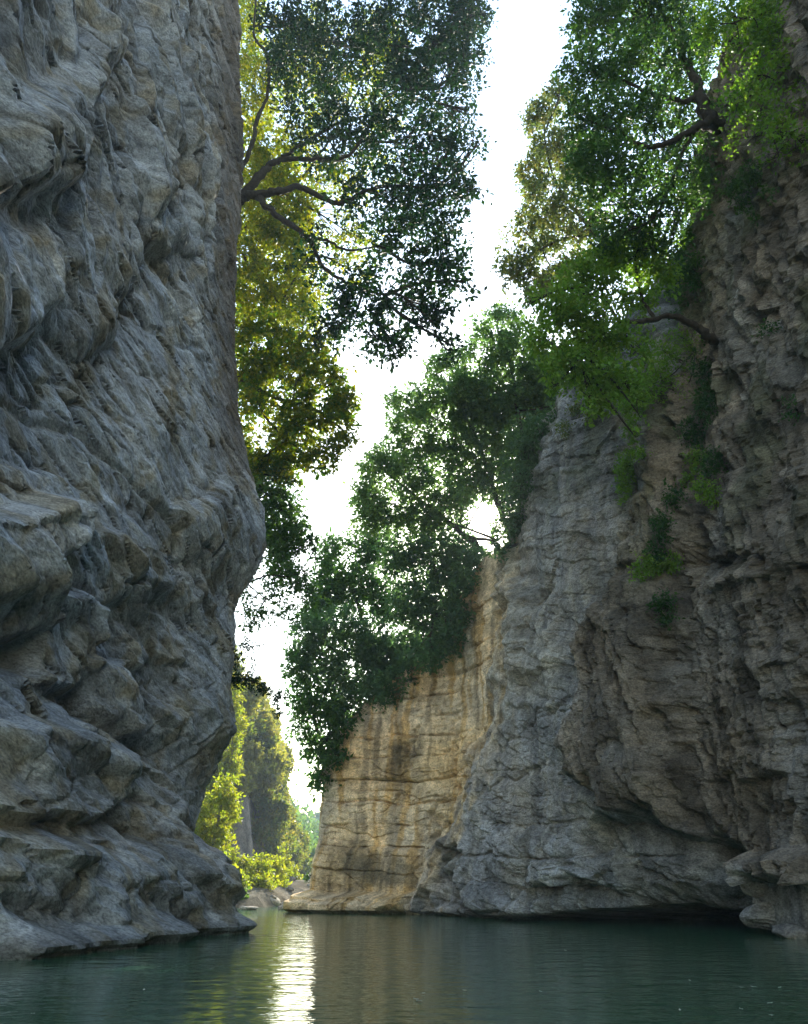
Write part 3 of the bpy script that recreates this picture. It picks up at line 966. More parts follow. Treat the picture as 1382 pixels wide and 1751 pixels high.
def plant(name, label, cat, Y, limbs, clumps, mat, pal, leaf, dens, bark=None, group=None, seed=0, spray=0.5, gap=0.0,
          rz=None, twigs=True, K=14, droop=0.2, crown='crown', stem='trunk', avoid=None, flat=1.0, bk=1.0):
    """limbs: [[(px, py, dY, radius)...]...] first one is the trunk; clumps: (px, py, dY, rx, ry[, dens factor])"""
    global N_LEAF
    g = np.random.default_rng(1000 + seed)
    bark = bark or M_BARK
    paths = []
    for j, lb in enumerate(limbs):
        pts = [at(p[0], p[1], Y + p[2]) for p in lb]
        paths.append(smooth_path(pts, [p[3] for p in lb], 7, seed + j, 0.25))
    root = paths[0][0][0]
    o = empty(name, root)
    tag(o, label, cat, group)
    for j, (pp, rr) in enumerate(paths):
        v, f = tube_np(pp - root, rr, 8, seed + j, 0.10)
        mesh_np(stem if j == 0 else 'limb', v, f, bark, True, o)
    allp = np.vstack([p for p, _ in paths])
    VV, FF, CC, off, tw = [], [], [], 0, []
    for cl in clumps:
        px, py, dy, rx, ry = cl[:5]
        k = cl[5] if len(cl) > 5 else 1.0
        m = pxm(px, py, Y + dy)
        c = at(px, py, Y + dy)
        r3 = np.array([rx * m, (rz if rz else 0.5 * (rx + ry) * m) * flat, ry * m])
        n = int(math.pi * rx * ry * m * m * dens * k * DENS)
        v, f, cl_, bs = leaves_np(c, r3, n, leaf, pal, g, spray, K, gap, droop, avoid=avoid)
        if len(v):
            VV.append(v - root); FF.append(f + off); CC.append(cl_); off += len(v)
        if twigs and len(bs):
            q = allp[np.argmin(np.linalg.norm(allp - c, axis=1))]
            mid = (q + c) / 2 + g.normal(size=3) * 0.12 * np.linalg.norm(c - q) + np.array([0, 0, -0.05])
            br = bk * max(0.009, 0.006 * np.linalg.norm(c - q) + 0.009)
            pp, rr = smooth_path([q, mid, c], [br * 1.8, br * 1.3, br * 0.8], 4)
            tw.append(tube_np(pp - root, rr, 5))
            for b_ in bs[g.permutation(len(bs))[:10]]:
                st_ = pp[g.integers(3, len(pp))]
                md = (st_ + b_) / 2 + g.normal(size=3) * 0.08
                tw.append(tube_np(np.array([st_, md, b_]) - root, [br * 0.7, br * 0.5, br * 0.2], 4))
    if VV:
        mesh_np(crown, np.vstack(VV), np.vstack(FF), mat, False, o, np.vstack(CC))
        N_LEAF += off // 4
    if tw:
        v, f = join(tw)
        mesh_np('twigs', v, f, bark, True, o)['kind'] = 'stuff'
    return o


# ---- trees on the left wall
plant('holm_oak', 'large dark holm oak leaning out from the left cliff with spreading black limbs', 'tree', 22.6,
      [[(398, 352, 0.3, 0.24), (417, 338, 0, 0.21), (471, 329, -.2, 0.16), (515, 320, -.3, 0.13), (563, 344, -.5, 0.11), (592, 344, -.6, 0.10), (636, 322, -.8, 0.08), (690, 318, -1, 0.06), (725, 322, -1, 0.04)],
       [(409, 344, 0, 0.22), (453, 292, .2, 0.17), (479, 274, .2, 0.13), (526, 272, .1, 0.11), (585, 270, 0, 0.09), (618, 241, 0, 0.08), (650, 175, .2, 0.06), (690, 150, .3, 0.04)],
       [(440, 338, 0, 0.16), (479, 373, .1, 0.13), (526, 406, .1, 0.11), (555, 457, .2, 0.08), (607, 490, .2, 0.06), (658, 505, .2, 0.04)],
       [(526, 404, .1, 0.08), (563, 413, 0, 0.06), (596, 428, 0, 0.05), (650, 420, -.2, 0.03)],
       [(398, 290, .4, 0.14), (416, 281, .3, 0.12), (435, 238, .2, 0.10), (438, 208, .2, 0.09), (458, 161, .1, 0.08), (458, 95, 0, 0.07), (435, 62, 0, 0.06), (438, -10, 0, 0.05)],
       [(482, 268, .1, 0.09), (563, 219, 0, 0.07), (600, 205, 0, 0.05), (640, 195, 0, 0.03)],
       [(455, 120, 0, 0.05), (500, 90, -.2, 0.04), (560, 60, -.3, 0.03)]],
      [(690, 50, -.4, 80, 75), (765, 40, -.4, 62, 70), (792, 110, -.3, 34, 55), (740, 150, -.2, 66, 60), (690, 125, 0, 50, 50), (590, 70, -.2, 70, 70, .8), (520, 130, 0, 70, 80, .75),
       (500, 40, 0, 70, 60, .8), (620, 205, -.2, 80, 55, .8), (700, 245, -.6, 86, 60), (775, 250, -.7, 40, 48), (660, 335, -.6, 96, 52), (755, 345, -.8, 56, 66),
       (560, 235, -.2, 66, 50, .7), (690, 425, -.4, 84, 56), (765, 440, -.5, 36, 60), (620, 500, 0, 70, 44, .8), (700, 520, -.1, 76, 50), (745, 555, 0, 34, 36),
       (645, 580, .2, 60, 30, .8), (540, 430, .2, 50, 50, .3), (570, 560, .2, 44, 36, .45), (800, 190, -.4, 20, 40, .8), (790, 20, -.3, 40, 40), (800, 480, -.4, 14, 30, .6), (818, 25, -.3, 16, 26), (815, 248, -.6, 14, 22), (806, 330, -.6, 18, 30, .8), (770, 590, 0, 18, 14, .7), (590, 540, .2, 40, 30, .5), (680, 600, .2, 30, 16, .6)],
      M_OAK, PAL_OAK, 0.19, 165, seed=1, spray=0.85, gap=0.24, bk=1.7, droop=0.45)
plant('sunlit_oak', 'yellow green backlit tree behind the big holm oak, along the left cliff edge', 'tree', 26.0,
      [[(385, 420, 0.5, 0.16), (410, 400, 0.2, 0.12), (450, 360, 0, 0.09), (520, 300, 0, 0.06), (600, 180, 0, 0.05), (640, 90, 0, 0.03)],
       [(400, 405, .3, 0.10), (430, 460, 0, 0.07), (480, 520, -.2, 0.04)]],
      [(435, 160, 0, 40, 80), (440, 270, 0, 40, 60), (475, 345, 0, 60, 55), (435, 430, 0, 50, 70), (520, 370, -.2, 50, 50, .6), (455, 510, 0, 55, 55), (645, 80, 0, 45, 70, .7), (650, 190, 0, 40, 40, .5),
       (560, 310, 0, 50, 40, .5), (500, 440, 0, 50, 45, .7), (540, 60, 0.3, 50, 60, .35), (420, 70, 0, 30, 60, .7), (530, 500, 0, 40, 40, .5), (500, 240, -.2, 60, 60, .5), (560, 150, 0, 60, 60, .4), (490, 110, 0, 50, 60, .5), (600, 400, 0, 60, 50, .4), (620, 290, 0, 60, 40, .3), (430, 10, 0, 40, 50, .6), (600, 460, 0, 40, 40, .4), (415, 350, 0.3, 26, 60), (415, 500, 0.3, 26, 60), (480, 400, 0, 50, 40), (470, 470, 0, 50, 40), (480, 300, 0, 50, 40, .8), (510, 540, 0, 46, 34, .7)],
      M_SUNLEAF, PAL_SUN, 0.17, 230, seed=2, gap=0.05)
plant('overhanging_oak', 'broad drooping tree below the big holm oak, mixed yellow and dark green leaves', 'tree', 24.0,
      [[(388, 640, 0.5, 0.14), (410, 650, 0, 0.11), (470, 680, -.2, 0.08), (540, 700, -.4, 0.06), (585, 735, -.5, 0.03)],
       [(405, 650, 0, 0.07), (440, 610, 0, 0.06), (500, 590, -.2, 0.03)], [(430, 660, 0, 0.07), (460, 720, 0, 0.05), (520, 775, -.2, 0.03)]],
      [(425, 580, 0, 42, 50), (475, 625, 0, 55, 45), (530, 640, -.2, 46, 40, .8), (560, 690, -.4, 46, 50), (585, 735, -.5, 26, 40), (505, 715, -.2, 60, 55), (440, 690, .2, 40, 55), (470, 775, 0, 55, 40), (545, 775, -.3, 40, 28, .7),
       (430, 640, .3, 36, 40), (575, 650, -.3, 24, 30, .6), (470, 570, .2, 50, 36), (540, 595, 0, 46, 34, .8), (590, 690, -.4, 18, 34, .8), (440, 755, .2, 34, 40), (430, 810, .3, 30, 34, .8), (500, 800, 0, 40, 24, .6), (520, 540, .3, 40, 34, .5)],
      M_SUNLEAF, PAL_MIX, 0.17, 260, seed=3, gap=0.05)
plant('cliff_tree', 'small ragged tree beside the rounded nose of the left cliff', 'tree', 24.5,
      [[(412, 800, .5, 0.08), (435, 820, 0, 0.07), (470, 860, -.1, 0.05), (510, 900, -.2, 0.03), (540, 935, -.3, 0.02)], [(430, 810, 0, 0.04), (480, 815, 0, 0.03), (510, 828, 0, 0.02), (525, 845, 0, 0.012)]],
      [(452, 840, 0, 28, 50), (475, 880, 0, 36, 40), (515, 905, -.1, 32, 42), (470, 930, 0, 28, 40), (505, 950, -.1, 34, 34), (535, 940, -.2, 20, 30, .7), (445, 800, .2, 26, 30), (480, 840, 0, 36, 32, .7), (455, 900, .1, 26, 40), (500, 985, 0, 40, 24, .7), (540, 975, -.1, 20, 24, .6)],
      M_LEAF, PAL_DARK, 0.15, 260, seed=4, gap=0.05)
plant('leafy_branch', 'thin sparse branch reaching into the sky below the left cliff nose', 'branch', 23.6,
      [[(418, 1000, .4, 0.045), (440, 990, 0, 0.035), (462, 983, -.1, 0.03), (495, 986, -.1, 0.02), (525, 975, -.2, 0.012)], [(425, 1000, .2, 0.03), (450, 1020, 0, 0.02), (490, 1040, 0, 0.012)]],
      [(428, 1025, 0, 28, 36, .8), (465, 1000, 0, 40, 34, .6), (520, 985, -.1, 36, 40, .8), (485, 1048, 0, 40, 22, .6), (425, 1070, 0, 22, 18, .7), (540, 1020, 0, 20, 26, .6)],
      M_LEAF, PAL_DARK, 0.11, 330, seed=5, gap=0.1)
plant('dangling_branch', 'dark thin branch dangling across the bright gap low beside the left cliff', 'branch', 22.2,
      [[(390, 1158, .3, 0.035), (412, 1160, 0, 0.028), (440, 1168, 0, 0.02), (465, 1184, 0, 0.014), (490, 1202, 0, 0.007)], [(395, 1120, .2, 0.02), (415, 1106, 0, 0.012), (445, 1104, 0, 0.006)]],
      [(405, 1160, 0, 16, 13), (430, 1166, 0, 18, 11), (452, 1177, 0, 15, 9), (475, 1194, 0, 12, 8), (477, 1221, 0, 6, 12, .8), (418, 1106, 0, 20, 8, .7), (440, 1104, 0, 10, 6, .7), (405, 1128, 0, 14, 12), (432, 1138, 0, 8, 6, .6)],
      M_OAK, PAL_OAK, 0.085, 700, seed=6, spray=0.22, gap=-0.3, K=8, rz=0.25)

# ---- trees along the rim of the right cliff
yr = rim_y(1225) - 0.2
plant('rim_oak', 'big dense dark oak high on the right rim with a forked black trunk', 'tree', yr,
      [[(1262, 235, 1.0, 0.24), (1228, 212, .2, 0.22), (1203, 185, 0, 0.18), (1185, 130, 0, 0.13), (1150, 60, 0, 0.09), (1120, 0, 0, 0.05)],
       [(1215, 205, 0, 0.13), (1175, 228, -.1, 0.10), (1130, 248, -.2, 0.08), (1092, 247, -.3, 0.06), (1060, 225, -.4, 0.04)],
       [(1190, 220, 0, 0.06), (1165, 265, 0, 0.05), (1150, 310, 0, 0.03)], [(1200, 170, 0, 0.09), (1150, 170, -.1, 0.07), (1090, 150, -.2, 0.05), (1040, 120, -.2, 0.03)]],
      [(1020, 40, -.2, 46, 60), (1080, 20, -.2, 70, 60), (1150, 30, 0, 60, 60), (1015, 125, -.3, 46, 46), (1085, 110, -.3, 70, 54), (1160, 110, 0, 50, 46), (1035, 205, -.4, 50, 56), (1105, 195, -.3, 46, 40),
       (1010, 285, -.4, 36, 54), (1065, 290, -.4, 46, 46), (1100, 335, -.3, 46, 36, .6), (1150, 300, 0, 36, 40, .35), (1195, 270, .4, 26, 40, .35), (1170, 350, .2, 40, 36, .5), (1040, 350, -.2, 40, 36), (985, 200, -.2, 24, 34), (1130, -30, 0, 90, 40),
       (1060, 400, 0, 36, 30, .6), (1215, 80, .2, 40, 50, .8), (970, 120, 0, 20, 30, .6), (1160, 190, .6, 50, 46, .6), (1195, 225, .9, 36, 50, .5), (1130, 280, .6, 50, 50, .6), (1185, 320, .8, 36, 46, .5), (1110, 400, .6, 50, 36, .8), (1150, 400, .6, 40, 40, .7)],
      M_LEAF, PAL_DARK, 0.125, 380, seed=11, gap=0.0)
plant('olive_tinted_oak', 'paler olive tree with rusty tips left of the big rim oak, against the sky', 'tree', rim_y(1130) + 2.2,
      [[(1100, 480, .5, 0.14), (1050, 430, 0, 0.11), (1000, 380, 0, 0.08), (950, 310, 0, 0.05), (930, 230, 0, 0.03)], [(1020, 400, 0, 0.07), (960, 410, 0, 0.05), (900, 440, 0, 0.03)]],
      [(925, 205, 0, 28, 40), (955, 250, 0, 44, 56), (912, 300, 0, 28, 46), (940, 350, 0, 46, 46), (893, 395, 0, 32, 28, .8), (945, 415, 0, 46, 36), (885, 455, 0, 42, 34), (960, 460, 0, 40, 40), (1000, 380, 0, 40, 50), (985, 300, 0, 30, 50), (955, 165, 0, 26, 26),
       (920, 490, 0, 34, 24, .8), (1040, 420, 0, 30, 30)],
      M_LEAF, PAL_OLIVE, 0.15, 300, seed=12, gap=0.05)
ym = wall_y(1220, 590)
plant('maple_tree', 'fresh green tree growing outward from the right cliff on a thin curved trunk', 'tree', ym - 0.3,
      [[(1240, 590, 0.6, 0.13), (1215, 578, 0, 0.12), (1185, 556, -.2, 0.10), (1148, 540, -.4, 0.08), (1105, 549, -.6, 0.07), (1060, 548, -.7, 0.05), (1035, 515, -.8, 0.04), (1000, 500, -.8, 0.025)],
       [(1120, 546, -.5, 0.05), (1095, 500, -.6, 0.04), (1085, 440, -.7, 0.03)], [(1065, 548, -.7, 0.04), (1030, 580, -.8, 0.03), (990, 610, -.9, 0.02)]],
      [(1085, 430, -.6, 44, 36), (1040, 440, -.6, 40, 34), (1000, 480, -.7, 50, 40), (955, 535, -.8, 46, 44), (928, 575, -.9, 26, 34), (1010, 560, -.8, 56, 44), (1065, 500, -.6, 40, 30, .7), (975, 625, -.9, 46, 34), (1025, 645, -.8, 46, 36),
       (1010, 690, -.8, 28, 18), (1115, 410, -.3, 24, 24, .8), (1085, 600, -.6, 30, 30, .6), (905, 520, -.8, 16, 24, .6), (950, 660, -.9, 20, 18, .7), (1075, 665, -.6, 24, 24, .7), (1090, 705, -.5, 18, 28, .9), (1085, 745, -.4, 14, 14, .7), (1120, 470, -.3, 40, 36, .8), (1140, 430, 0, 34, 30, .7), (1110, 520, -.3, 30, 26, .5), (1050, 590, -.7, 36, 30, .8), (985, 560, -.8, 40, 40)],
      M_LEAF, PAL_FRESH, 0.12, 560, seed=13, gap=-0.05)
plant('hanging_shrub', 'thin feathery green branches drooping from the right wall below the maple trunk', 'shrub', wall_y(1165, 620) - 0.25,
      [[(1215, 600, .3, 0.03), (1185, 605, 0, 0.022), (1150, 640, 0, 0.015), (1110, 660, -.1, 0.01)], [(1190, 605, 0, 0.02), (1180, 650, 0, 0.015), (1165, 670, 0, 0.01), (1130, 660, 0, 0.006)]],
      [(1160, 615, 0, 40, 24, .5), (1125, 640, 0, 30, 22, .5), (1185, 600, 0, 26, 20, .6), (1130, 600, 0, 30, 20, .5), (1100, 670, 0, 26, 24, .6), (1150, 665, 0, 30, 22, .4), (1170, 580, 0, 36, 18, .6)], M_LEAF, PAL_FRESH, 0.08, 620, seed=14, rz=0.4)

RB = rim_y
FARROW = [
    ('rounded_oak', 'rounded hazy green oak on the rim just below the olive tinted tree', 905, 2.0,
     [(850, 560, 0, 44, 32), (890, 600, 0, 50, 48), (828, 622, 0, 42, 36), (905, 660, 0, 50, 46), (860, 680, 0, 50, 40), (935, 640, 0, 40, 50), (960, 690, 0, 30, 40), (800, 660, 0, 36, 34), (860, 540, 0, 24, 16, .7)], PAL_FAR),
    ('spreading_oak', 'spreading dark oak directly above the sun, its trunks showing sky between leaves', 880, 2.2,
     [(745, 640, .3, 26, 24), (772, 628, .3, 32, 36), (700, 690, .3, 38, 32), (760, 695, 0, 56, 42), (822, 722, 0, 48, 40), (705, 745, 0, 48, 40), (775, 765, 0, 58, 38), (860, 760, -.3, 46, 46), (915, 740, -.3, 36, 36), (835, 800, 0, 40, 30, .8), (800, 690, 0, 40, 40), (850, 840, 0, 40, 40, .6), (880, 720, 0, 50, 50), (800, 810, 0, 40, 40, .7), (930, 700, 0, 36, 40)], PAL_FAR),
    ('leafy_oak', 'light leafy oak left of the sun with pale sky showing through', 840, 2.6,
     [(645, 795, 0, 34, 36), (695, 805, 0, 48, 44), (622, 845, 0, 26, 30), (675, 865, 0, 52, 36), (740, 850, 0, 40, 46, .7), (780, 835, 0, 34, 36, .6), (640, 885, 0, 36, 30), (720, 900, 0, 46, 34), (770, 885, 0, 34, 30, .8), (800, 870, 0, 30, 40, .6), (830, 840, 0, 34, 30, .5), (845, 890, 0, 22, 40, .6)], PAL_FAR),
    ('bluish_oak', 'bluish dark green bush of a tree below and left of the sun', 805, 1.3,
     [(740, 950, 0, 56, 42), (685, 955, 0, 46, 36), (780, 985, 0, 32, 44), (720, 1020, 0, 56, 46), (765, 1050, 0, 26, 34), (690, 1060, 0, 44, 40), (800, 935, 0, 24, 24, .9), (735, 1085, 0, 40, 26), (790, 1030, -.2, 20, 34), (770, 1090, -.3, 22, 20), (725, 1115, -.4, 34, 24), (820, 955, -.1, 22, 14, .8), (798, 985, -1.6, 22, 34), (785, 1035, -1.6, 22, 34), (765, 1085, -1.5, 28, 26), (735, 1118, -1.4, 34, 22), (812, 950, -1.4, 20, 18, .8)], PAL_BLUE),
    ('sunny_ash', 'lighter green tree at the left end of the rim beside the sky gap', 660, 2.5,
     [(572, 945, 0, 32, 36), (620, 945, 0, 46, 36), (600, 1010, 0, 54, 44), (558, 1005, 0, 34, 40), (650, 1030, 0, 46, 46), (540, 1045, 0, 24, 30), (650, 925, 0, 30, 24)], PAL_DARK),
    ('thicket_oak', 'dense shaded thicket tree right above the top of the ochre rock face', 655, 0.8,
     [(530, 1090, 0, 38, 42), (582, 1085, 0, 48, 44), (640, 1105, 0, 54, 46), (700, 1105, 0, 40, 34), (560, 1148, 0, 48, 36), (620, 1165, 0, 46, 26), (680, 1145, 0, 30, 24), (745, 1105, 0, 22, 22), (650, 1180, -1.2, 40, 22), (700, 1148, -1.2, 36, 22), (600, 1195, -.5, 34, 22), (640, 1140, .5, 70, 40)], PAL_BLUE),
    ('corner_oak', 'ragged tree hanging down over the far left corner of the ochre rock', 575, 0.0,
     [(512, 1135, 0, 24, 34), (528, 1195, 0, 36, 40), (566, 1215, 0, 32, 40), (540, 1270, 0, 30, 34, .9), (560, 1310, .1, 20, 30), (510, 1240, -.1, 14, 24, .5), (535, 1325, 0, 14, 14, .6), (580, 1260, .2, 16, 30), (590, 1225, -.4, 22, 24), (572, 1290, -.4, 14, 30), (548, 1340, -.3, 14, 14)], PAL_DARK),
]
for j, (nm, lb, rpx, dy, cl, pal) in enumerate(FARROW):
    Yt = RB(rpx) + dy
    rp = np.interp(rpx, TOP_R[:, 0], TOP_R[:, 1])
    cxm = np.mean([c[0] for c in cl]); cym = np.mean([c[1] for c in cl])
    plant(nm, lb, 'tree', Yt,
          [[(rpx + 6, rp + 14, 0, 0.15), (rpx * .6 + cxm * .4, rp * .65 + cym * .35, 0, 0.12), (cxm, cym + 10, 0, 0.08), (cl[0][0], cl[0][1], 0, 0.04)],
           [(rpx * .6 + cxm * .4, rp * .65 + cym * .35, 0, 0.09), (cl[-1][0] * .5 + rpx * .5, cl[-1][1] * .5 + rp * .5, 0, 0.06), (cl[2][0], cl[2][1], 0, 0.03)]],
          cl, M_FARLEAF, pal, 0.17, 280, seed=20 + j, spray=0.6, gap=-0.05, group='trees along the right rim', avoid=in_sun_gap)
plant('rim_bush', 'dark bush on the grey rock rim just right of the sun', 'shrub', RB(905) + 0.3,
      [[(905, 905, 0, 0.05), (890, 870, 0, 0.04), (880, 820, 0, 0.02)]],
      [(880, 800, 0, 34, 34), (905, 790, 0, 34, 34), (885, 850, 0, 24, 30, .8), (872, 890, 0, 22, 30, .9), (935, 770, -.5, 34, 30), (850, 935, 0, 20, 20, .8), (905, 745, -.6, 44, 36), (960, 715, -.7, 40, 32), (895, 905, -.3, 20, 30, .8), (920, 820, -.6, 22, 26, .7), (985, 695, -1.4, 40, 30), (940, 735, -1.5, 40, 34), (905, 775, -1.3, 30, 34), (890, 830, -1.2, 24, 36, .9), (1020, 700, -1.4, 30, 24, .8)], M_LEAF, PAL_BLUE, 0.13, 330, seed=31, avoid=in_sun_gap)

# ---- shrubs and ivy on the right wall
yb = wall_y(1320, 150)
plant('overhanging_shrub', 'bright green leafy branches hanging into the top right corner over the rock', 'shrub', yb - 0.5,
      [[(1420, -20, .4, 0.06), (1370, 5, 0, 0.05), (1310, 20, -.2, 0.035), (1250, 40, -.3, 0.02)], [(1395, 60, .2, 0.04), (1350, 110, 0, 0.03), (1310, 160, -.1, 0.015)], [(1400, 130, .2, 0.03), (1360, 190, 0, 0.02), (1320, 230, 0, 0.01)]],
      [(1225, 40, -.2, 30, 34), (1285, 15, -.2, 46, 36), (1345, 40, 0, 50, 40), (1265, 75, -.2, 34, 26), (1325, 110, 0, 40, 34, .6), (1375, 110, 0, 30, 46, .8), (1370, 190, 0, 30, 36, .7), (1300, 190, 0, 36, 34, .5), (1275, 235, 0, 36, 26, .6), (1340, 235, 0, 36, 26, .6), (1240, 10, -.2, 36, 24), (1370, -10, 0, 50, 30), (1300, 60, -.1, 44, 30), (1350, 150, 0, 36, 30, .8), (1290, 130, 0, 36, 30, .6), (1320, 270, 0, 34, 26, .6), (1375, 250, 0, 20, 34, .7), (1255, 180, 0, 30, 30, .5)],
      M_LEAF, PAL_FRESH, 0.095, 520, seed=40, gap=0.05, rz=0.6)
SHR = [
    ('ivy_mat', 'dark ivy curtain on the right wall below the maple trunk', [(1205, 620, 22, 46), (1210, 690, 20, 40), (1195, 740, 30, 30), (1225, 790, 28, 26), (1185, 480, 24, 40), (1165, 440, 20, 20)], PAL_IVY, 0.075, 0.22, 0.7),
    ('cliff_shrub', 'small bright bush clinging to the middle of the right wall', [(1075, 795, 24, 26), (1068, 835, 14, 24), (1100, 775, 14, 12)], PAL_FRESH, 0.075, 0.35, 1.0),
    ('cliff_shrub', 'small green bush on the right wall beside the dark ivy', [(1190, 780, 16, 16), (1212, 838, 22, 24), (1180, 815, 12, 12)], PAL_FRESH, 0.075, 0.3, 0.9),
    ('cliff_shrub', 'low bright tuft of leaves on a ledge halfway up the right wall', [(1105, 968, 22, 16), (1140, 962, 22, 14), (1095, 985, 10, 10)], PAL_FRESH, 0.075, 0.35, 1.1),
    ('cliff_shrub', 'tiny dark green bush just below the bright ledge tuft', [(1135, 1030, 18, 16), (1142, 1058, 14, 14)], PAL_IVY, 0.075, 0.3, 1.1),
    ('grass_clump', 'blue green grassy clump hanging under the big rim oak trunk', [(1208, 305, 20, 34), (1198, 335, 14, 18)], PAL_BLUE, 0.11, 0.3, 1.4),
    ('cliff_shrub', 'sparse wispy weeds on the dark rock at the right edge', [(1360, 700, 12, 26), (1310, 560, 14, 14)], PAL_IVY, 0.07, 0.25, 0.5),
    ('cliff_shrub', 'olive weeds on the pale broken rock left of the maple crown', [(1010, 712, 10, 8), (965, 735, 16, 14), (985, 700, 12, 10)], PAL_OLIVE, 0.08, 0.3, 0.9),
    ('trailing_plant', 'fresh green plant trailing down the right wall under the maple crown', [(1080, 690, 22, 26), (1085, 735, 18, 26), (1060, 670, 20, 16), (1100, 655, 20, 16)], PAL_FRESH, 0.08, 0.4, 0.8),
    ('trailing_plant', 'dark green plant trailing along the crack right of the grey buttress', [(1130, 900, 14, 30), (1150, 850, 18, 24), (1120, 940, 14, 18)], PAL_IVY, 0.08, 0.3, 0.7),
    ('trailing_plant', 'green creeper patch high on the dark right wall below the corner branches', [(1290, 300, 26, 20), (1330, 320, 22, 24), (1260, 330, 20, 26), (1300, 360, 18, 20)], PAL_DARK, 0.08, 0.3, 0.7),
    ('trailing_plant', 'green creeper patch on the right wall beside the maple trunk', [(1170, 520, 22, 26), (1150, 480, 22, 24), (1190, 460, 18, 30), (1180, 400, 18, 26)], PAL_DARK, 0.08, 0.35, 0.8),
    ('corner_twig', 'little green twig jutting left from the foot of the ochre corner', [(534, 1497, 7, 4), (527, 1500, 5, 4), (541, 1494, 5, 4)], PAL_DARK, 0.09, 0.15, 2.0)]
for j, (nm, lb, cls, pal, lf, rz, k) in enumerate(SHR):
    Yw = min(wall_y(c[0], c[1]) for c in cls) if nm != 'corner_twig' else 33.2
    if nm == 'corner_twig':
        cl = [(c[0], c[1], 0, c[2], c[3], k) for c in cls]; yb = Yw
        lim = [[(556, 1494, 0.1, 0.03), (540, 1494, 0, 0.02), (524, 1500, 0, 0.008)]]
    else:
        yb = wall_y(cls[0][0], cls[0][1])
        cl = [(c[0], c[1], wall_y(c[0], c[1]) - yb - rz * 0.4, c[2] * 1.12, c[3] * 1.12, k * 1.7) for c in cls]
        lim = [[(cls[0][0] + 8, cls[0][1] + 4, 0.25, 0.025), (cls[0][0], cls[0][1], -rz * .4, 0.015), (cls[0][0] - 6, cls[0][1] + 8, -rz * .6, 0.006)]]
    plant(nm, lb, 'ivy' if 'ivy' in nm else ('grass' if 'grass' in nm else 'shrub'), yb, lim, cl, M_LEAF, pal, lf, 520, seed=50 + j, spray=0.25, K=9, gap=0.0, rz=rz, twigs=False,
          group='small plants on the right wall', crown='leaves', stem='stem', droop=0.6)

# ---- sunlit bank at the end of the reach
plant('bank_tree', 'sunlit yellow green tree just behind the foot of the left cliff', 'tree', 40.0,
      [[(352, 1500, 0, 0.10), (360, 1460, 0, 0.08), (372, 1410, 0, 0.06), (385, 1350, 0, 0.03)], [(360, 1460, 0, 0.05), (345, 1430, 0, 0.03)]],
      [(372, 1400, 0, 30, 36), (388, 1350, 0, 18, 30), (345, 1430, 0, 22, 26), (395, 1385, 0, 14, 20), (352, 1390, 0, 22, 30), (365, 1440, 0, 30, 16)], M_SUNLEAF, PAL_BANK, 0.17, 260, M_BARK2, seed=70, avoid=None)
plant('slope_tree', 'tall sunlit tree seen as a bright strip along the left cliff edge', 'tree', 52.0,
      [[(385, 1420, 0, 0.14), (392, 1350, 0, 0.11), (398, 1270, 0, 0.08), (403, 1200, 0, 0.04)]],
      [(398, 1300, 0, 14, 36), (404, 1240, 0, 13, 36), (398, 1195, 0, 18, 28), (380, 1310, 0, 20, 40), (372, 1340, 0, 20, 30), (385, 1380, 0, 20, 30)], M_SUNLEAF, PAL_BANK, 0.20, 200, M_BARK2, seed=71)
BANK = [(365, 1475, 30, 20, 41), (405, 1478, 30, 20, 44), (440, 1485, 26, 20, 46), (470, 1492, 20, 22, 49), (395, 1505, 34, 16, 41.5), (440, 1512, 30, 16, 44), (478, 1520, 16, 14, 47),
        (492, 1538, 12, 8, 50), (408, 1535, 14, 10, 40), (483, 1480, 14, 34, 55), (500, 1500, 12, 20, 58)]
WORDS = ['pale yellow shrub closest to the left cliff foot on the sunlit bank', 'tall yellow green shrub in the middle of the sunlit bank', 'yellow green shrub under the pale rock of the far spur',
         'round shrub at the right end of the bank thicket', 'low wide shrub at the front left of the bank thicket', 'low shrub right behind the grey bank boulders', 'small shrub near the water at the right of the boulders',
         'tiny low bush on the gravel beside the far water edge', 'dark little shrub between the left cliff foot and the boulders', 'slim tree like shrub at the right foot of the spur', 'pale slim shrub beside the far river gap']
for j, (px, py, rx, ry, Y) in enumerate(BANK):
    sub = [(px + random.Random(j).uniform(-.3, .3) * rx, py, 0, rx * .7, ry), (px - rx * .5, py + ry * .3, -.2, rx * .55, ry * .7), (px + rx * .5, py + ry * .2, .2, rx * .55, ry * .8)]
    plant('bank_shrub', WORDS[j], 'shrub', Y, [[(px, py + ry * 1.2, 0, 0.05), (px + 2, py + ry * .4, 0, 0.04), (px, py - ry * .4, 0, 0.02)]], sub, M_SUNLEAF,
          PAL_BANK if j != 8 else PAL_DARK, 0.16, 260, M_BARK2, 'shrubs on the sunlit bank', 80 + j, gap=-0.1, spray=0.45)


